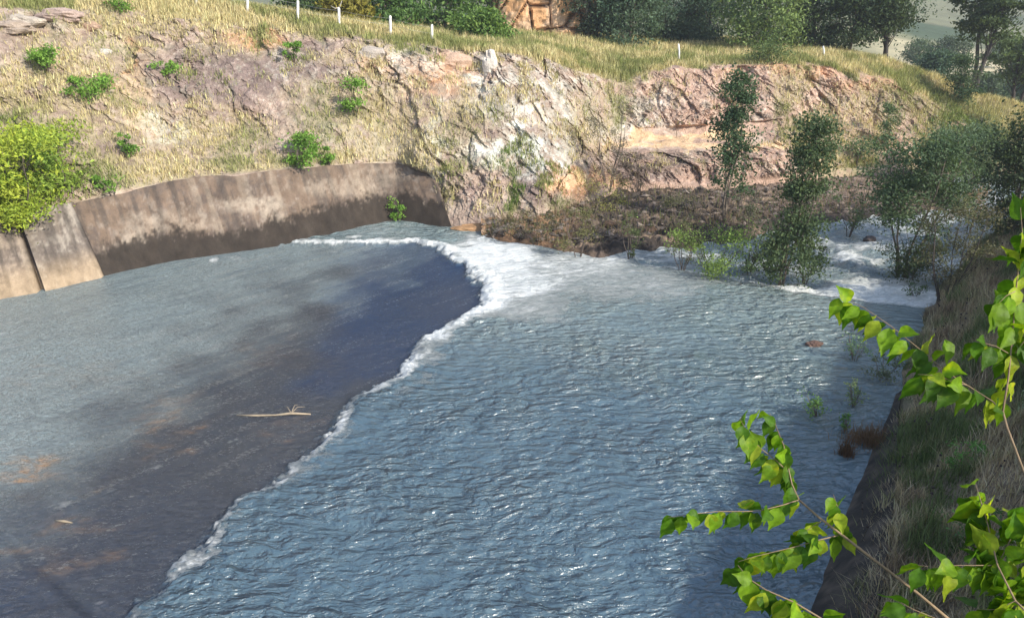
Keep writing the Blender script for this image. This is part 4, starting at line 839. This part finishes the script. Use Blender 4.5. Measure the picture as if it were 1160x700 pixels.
# bank weeds
for lb, s1, d1, h_, c1 in [('grey green leafy weed low on the near bank', cum[3] + 3.5, 3.4, .7, (.16, .2, .13)), ('bright green weed in the middle of the near bank grass', cum[3] + 1.5, 2.0, .6, (.08, .18, .04)), ('dark green bushy weed under the lower leafy twigs', cum[2] + 1, 2.6, .7, (.05, .10, .03)),
        ('green weed near the top of the near bank', cum[4] + 3, 4.2, .8, (.07, .12, .04)), ('brown dead bush on the near bank beside the rapids', cum[6] + 3.5, 1.2, 1.2, (.14, .10, .06))]:
    x, y = bpt(np.array([s1]), np.array([d1])); zb = float(bank_z(np.array([s1]), np.array([d1]))[0])
    plant('weed', lb, 'plant', (x[0], y[0], zb - .1), h_, h_ * .6, c0=.1, n=500, leaf=.08, colr=c1, col2=tuple(q * 1.5 for q in c1), stems=4, rt=.008, group='weeds on the near bank', spread=1., clumps=30)
# ------------------------------------------------------------------ foreground leafy tree
T0 = Vector((5.2, 2.6, 3.6))
q = np.unravel_index(np.argmin(np.hypot(BX - T0.x, BY - T0.y)), BX.shape); T0.z = float(BZ2[q]) - .2
tree = thing('leafy_tree', 'young tree with bright green hanging leaves reaching in from the right', 'tree', tuple(T0))
mb = MB(); fork = Vector((4.2, 2.5, 9.6)); top = Vector((3.9, 2.6, 13)); mb.tube([T0, (T0 + fork) / 2 + Vector((.15, .1, 0)), fork, top], [.14, .11, .07, .03], 10, (.20, .16, .11)); mb.build('trunk', barkM, tree)
LV = []; LF = []; LC = []
def leaf(base, dirn, nrm, ln, wd, colr, droop):
    d_ = dirn.normalized(); s_ = d_.cross(nrm).normalized(); n_ = s_.cross(d_).normalized(); k0 = len(LV); rows = 9
    prof = [0.0, .55, .88, 1., .97, .82, .58, .26, .0]
    for r_ in range(rows):
        f = r_ / (rows - 1); ln_ = f if r_ < rows - 1 else 1.12
        cpt = base + d_ * (ln * ln_) - n_ * (droop * ln * f * f)
        hw = wd * .5 * prof[r_] + .0006; wav = .05 * wd * math.sin(f * 14 + k0)
        for j, sd_ in enumerate((-1, -.5, 0, .5, 1)):
            LV.append(tuple(cpt + s_ * (hw * sd_) + n_ * (abs(sd_) * hw * .38 - (hw * sd_) ** 2 * 3 + wav * abs(sd_))))
            kk = 1.25 if sd_ == 0 else (.9 if (r_ + (abs(sd_) > .6)) % 2 else 1.08)
            LC.append((colr[0] * kk, colr[1] * kk, colr[2] * kk))
    for r_ in range(rows - 1):
        for j in range(4):
            a = k0 + r_ * 5 + j; LF.append((a, a + 1, a + 6, a + 5))
def lcol():
    q = random.random()
    if q < .42: c_ = (.085, .20, .012)
    elif q < .8: c_ = (.21, .37, .018)
    else: c_ = (.40, .50, .035)
    k = random.uniform(.75, 1.15); return tuple(x * k for x in c_)
def branch(pts, depth, r0, r1, every=15, size=32, leaves=True, start=0., both=True, label=None, side=None, drop=1.):
    """pts: list of (u,v); depth: (t0,t1) metres from the camera"""
    n = len(pts); P = [ray(u, v, depth[0] + (depth[1] - depth[0]) * k / (n - 1)) for k, (u, v) in enumerate(pts)]
    if not leaves: return P
    # walk
    px = [Vector(p) for p in pts]; acc = 0; side_ = 1
    for k in range(n - 1):
        seg = (px[k + 1] - px[k]).length; m_ = max(1, int(seg / every * 2.0))
        for j in range(m_):
            f = (j + random.uniform(.2, .8)) / m_; acc += seg / m_
            if acc < start: continue
            b = P[k].lerp(P[k + 1], f); t = (b - Vector((0, 0, H))).length; sz = .8 * size / F * t * random.uniform(.75, 1.12)
            along = (P[k + 1] - P[k]).normalized(); side_ *= -1
            out = Vector((random.uniform(-.3, .3), -.5 * side_ + random.uniform(-.3, .3), 0))
            d_ = Vector((0, 0, -1)) * drop * random.choice((1, 1, 1, .75, -.1)) + along * random.uniform(-.2, .8) + out * .9 + Vector((random.uniform(-.3, .3), 0, 0))
            nr = Vector((random.uniform(-.5, .5), -1 * side_, .55 + random.uniform(-.2, .5)))
            pet = b + d_.normalized() * sz * .1
            leaf(pet, d_, nr, sz, sz * random.uniform(.58, .78), lcol(), random.uniform(.1, .45))
    return P
SC = 2.7
STEMS = []
def br(pts, r0, r1, d0=SC, d1=SC, **k):
    P = branch(pts, (d0, d1), r0, r1, **k); STEMS.append((P, r0, r1)); return P
def flush(label, colr=(.24, .17, .10), join=None):
    global LV, LF, LC, STEMS
    mb = MB()
    for j, (P, r0, r1) in enumerate(STEMS):
        n = len(P); mb.tube(P, [.75 * (r0 + (r1 - r0) * k / (n - 1)) for k in range(n)], 7, colr)
    if join: mb.tube(*join, 7, colr)
    bo = mb.build('branch', barkM, tree); bo['label'] = label
    V = np.array(LV) - np.array(bo.parent.location)
    lo = mesh('leaves', np.array(LV), [np.array(LF)], bigleafM, None, np.array(LC), True); 
    lo.parent = bo; lo.location = (-Vector(tree.location)) + Vector(tree.location) * 0
    LV = []; LF = []; LC = []; STEMS = []
# lower branch
p = br([(1100, 722), (1040, 672), (962, 612), (928, 586), (905, 566)], .0075, .0045, 2.5, 2.7, leaves=False)
j0 = p[0]
br([(905, 566), (897, 548), (893, 530), (888, 505), (878, 480), (872, 468)], .004, .0012, 2.7, 2.75, every=8, size=27)
br([(893, 535), (880, 522), (862, 508), (848, 492), (838, 474)], .003, .001, 2.72, 2.7, every=8, size=30)
br([(905, 566), (886, 572), (862, 578), (846, 579), (812, 579), (785, 582), (757, 586)], .003, .001, 2.7, 2.6, every=10, size=27)
br([(958, 610), (955, 590), (948, 572), (944, 560)], .003, .001, 2.65, 2.6, every=8, size=24)
br([(950, 606), (925, 612), (905, 618), (880, 624), (855, 630), (836, 636)], .003, .001, 2.64, 2.6, every=8, size=31)
br([(930, 590), (915, 600), (902, 612)], .002, .001, 2.66, 2.66, every=8, size=30)
br([(960, 730), (930, 700), (900, 682), (868, 668), (848, 655), (836, 640)], .005, .0015, 2.4, 2.5, every=8, size=33)
flush('slender brown branch at lower right with hanging rows of leaves', join=([fork, Vector((3.2, 2.3, 9.6)), Vector((2.2, 2.15, 10.0)), j0], [.05, .025, .014, .0075]))
# upper right branch
p = br([(1200, 610), (1160, 535), (1141, 485), (1136, 466)], .006, .0045, 2.3, 2.4, leaves=False); j1 = p[0]
br([(1136, 466), (1142, 430), (1147, 380), (1152, 320), (1158, 262), (1156, 235)], .0045, .001, 2.4, 2.5, every=15, size=32)
br([(1137, 468), (1125, 455), (1095, 436), (1070, 420), (1045, 398), (1010, 370), (978, 348), (950, 335)], .0035, .001, 2.4, 2.6, every=12, size=33)
br([(1095, 436), (1080, 432), (1060, 425), (1040, 424)], .002, .001, 2.45, 2.45, every=7, size=33)
br([(1142, 400), (1128, 392), (1112, 388), (1100, 384)], .002, .001, 2.42, 2.4, every=9, size=27)
br([(1150, 330), (1140, 335), (1130, 345)], .002, .001, 2.42, 2.4, every=9, size=34)
br([(1080, 400), (1074, 388), (1068, 376)], .0015, .001, 2.5, 2.5, every=14, size=30)
br([(1158, 300), (1175, 280), (1190, 250)], .002, .001, 2.42, 2.4, every=9, size=32)
br([(1150, 400), (1165, 380), (1185, 360)], .002, .001, 2.42, 2.4, every=9, size=32)
flush('thin branch at right with a drooping leafy twig over the rapids', join=([fork + Vector((0, 0, .6)), Vector((3.0, 2.4, 10.2)), Vector((2.1, 2.1, 10.3)), j1], [.04, .022, .012, .006]))
# lower right mass
p = br([(1250, 760), (1190, 720), (1150, 680), (1130, 640), (1118, 590), (1105, 548)], .006, .0015, 2.1, 2.4, every=9, size=36); j2 = p[0]
br([(1130, 640), (1108, 640), (1085, 640), (1060, 642), (1040, 640)], .002, .001, 2.3, 2.3, every=9, size=33)
br([(1150, 680), (1130, 690), (1105, 690)], .002, .001, 2.2, 2.3, every=9, size=36)
br([(1190, 720), (1175, 680), (1165, 630), (1160, 570)], .002, .001, 2.2, 2.3, every=8, size=34)
br([(1130, 640), (1145, 610), (1155, 590)], .002, .001, 2.3, 2.3, every=8, size=32)
br([(1090, 730), (1060, 700), (1035, 690), (1020, 682)], .002, .001, 2.3, 2.3, every=9, size=30)
flush('leafy shoots crowding the lower right corner', join=([fork + Vector((0, 0, -.8)), Vector((3.0, 2.0, 9.0)), j2], [.04, .02, .006]))

# ------------------------------------------------------------------ haze
HZ = True
if HZ:
    me = bpy.data.meshes.new('haze'); x0, x1, y0, y1, z0, z1 = -3100, 3100, -2600, 4600, -5.2, 260
    v = [(x, y, z) for x in (x0, x1) for y in (y0, y1) for z in (z0, z1)]
    me.from_pydata(v, [], [(0, 1, 3, 2), (4, 6, 7, 5), (0, 4, 5, 1), (2, 3, 7, 6), (0, 2, 6, 4), (1, 5, 7, 3)]); me.update()
    o = bpy.data.objects.new('haze', me); COL.objects.link(o); m = bpy.data.materials.new('haze'); m.use_nodes = True; nt = m.node_tree
    nt.nodes.remove(nt.nodes['Principled BSDF']); pv = nt.nodes.new('ShaderNodeVolumePrincipled'); pv.inputs['Density'].default_value = .0007; pv.inputs['Color'].default_value = (.86, .91, 1, 1); pv.inputs['Anisotropy'].default_value = .3
    L(nt, pv.outputs[0], nt.nodes['Material Output'].inputs['Volume']); me.materials.append(m); tag(o, kind='stuff'); o['label'] = 'thin pale haze in the air over the valley'; o['category'] = 'haze'
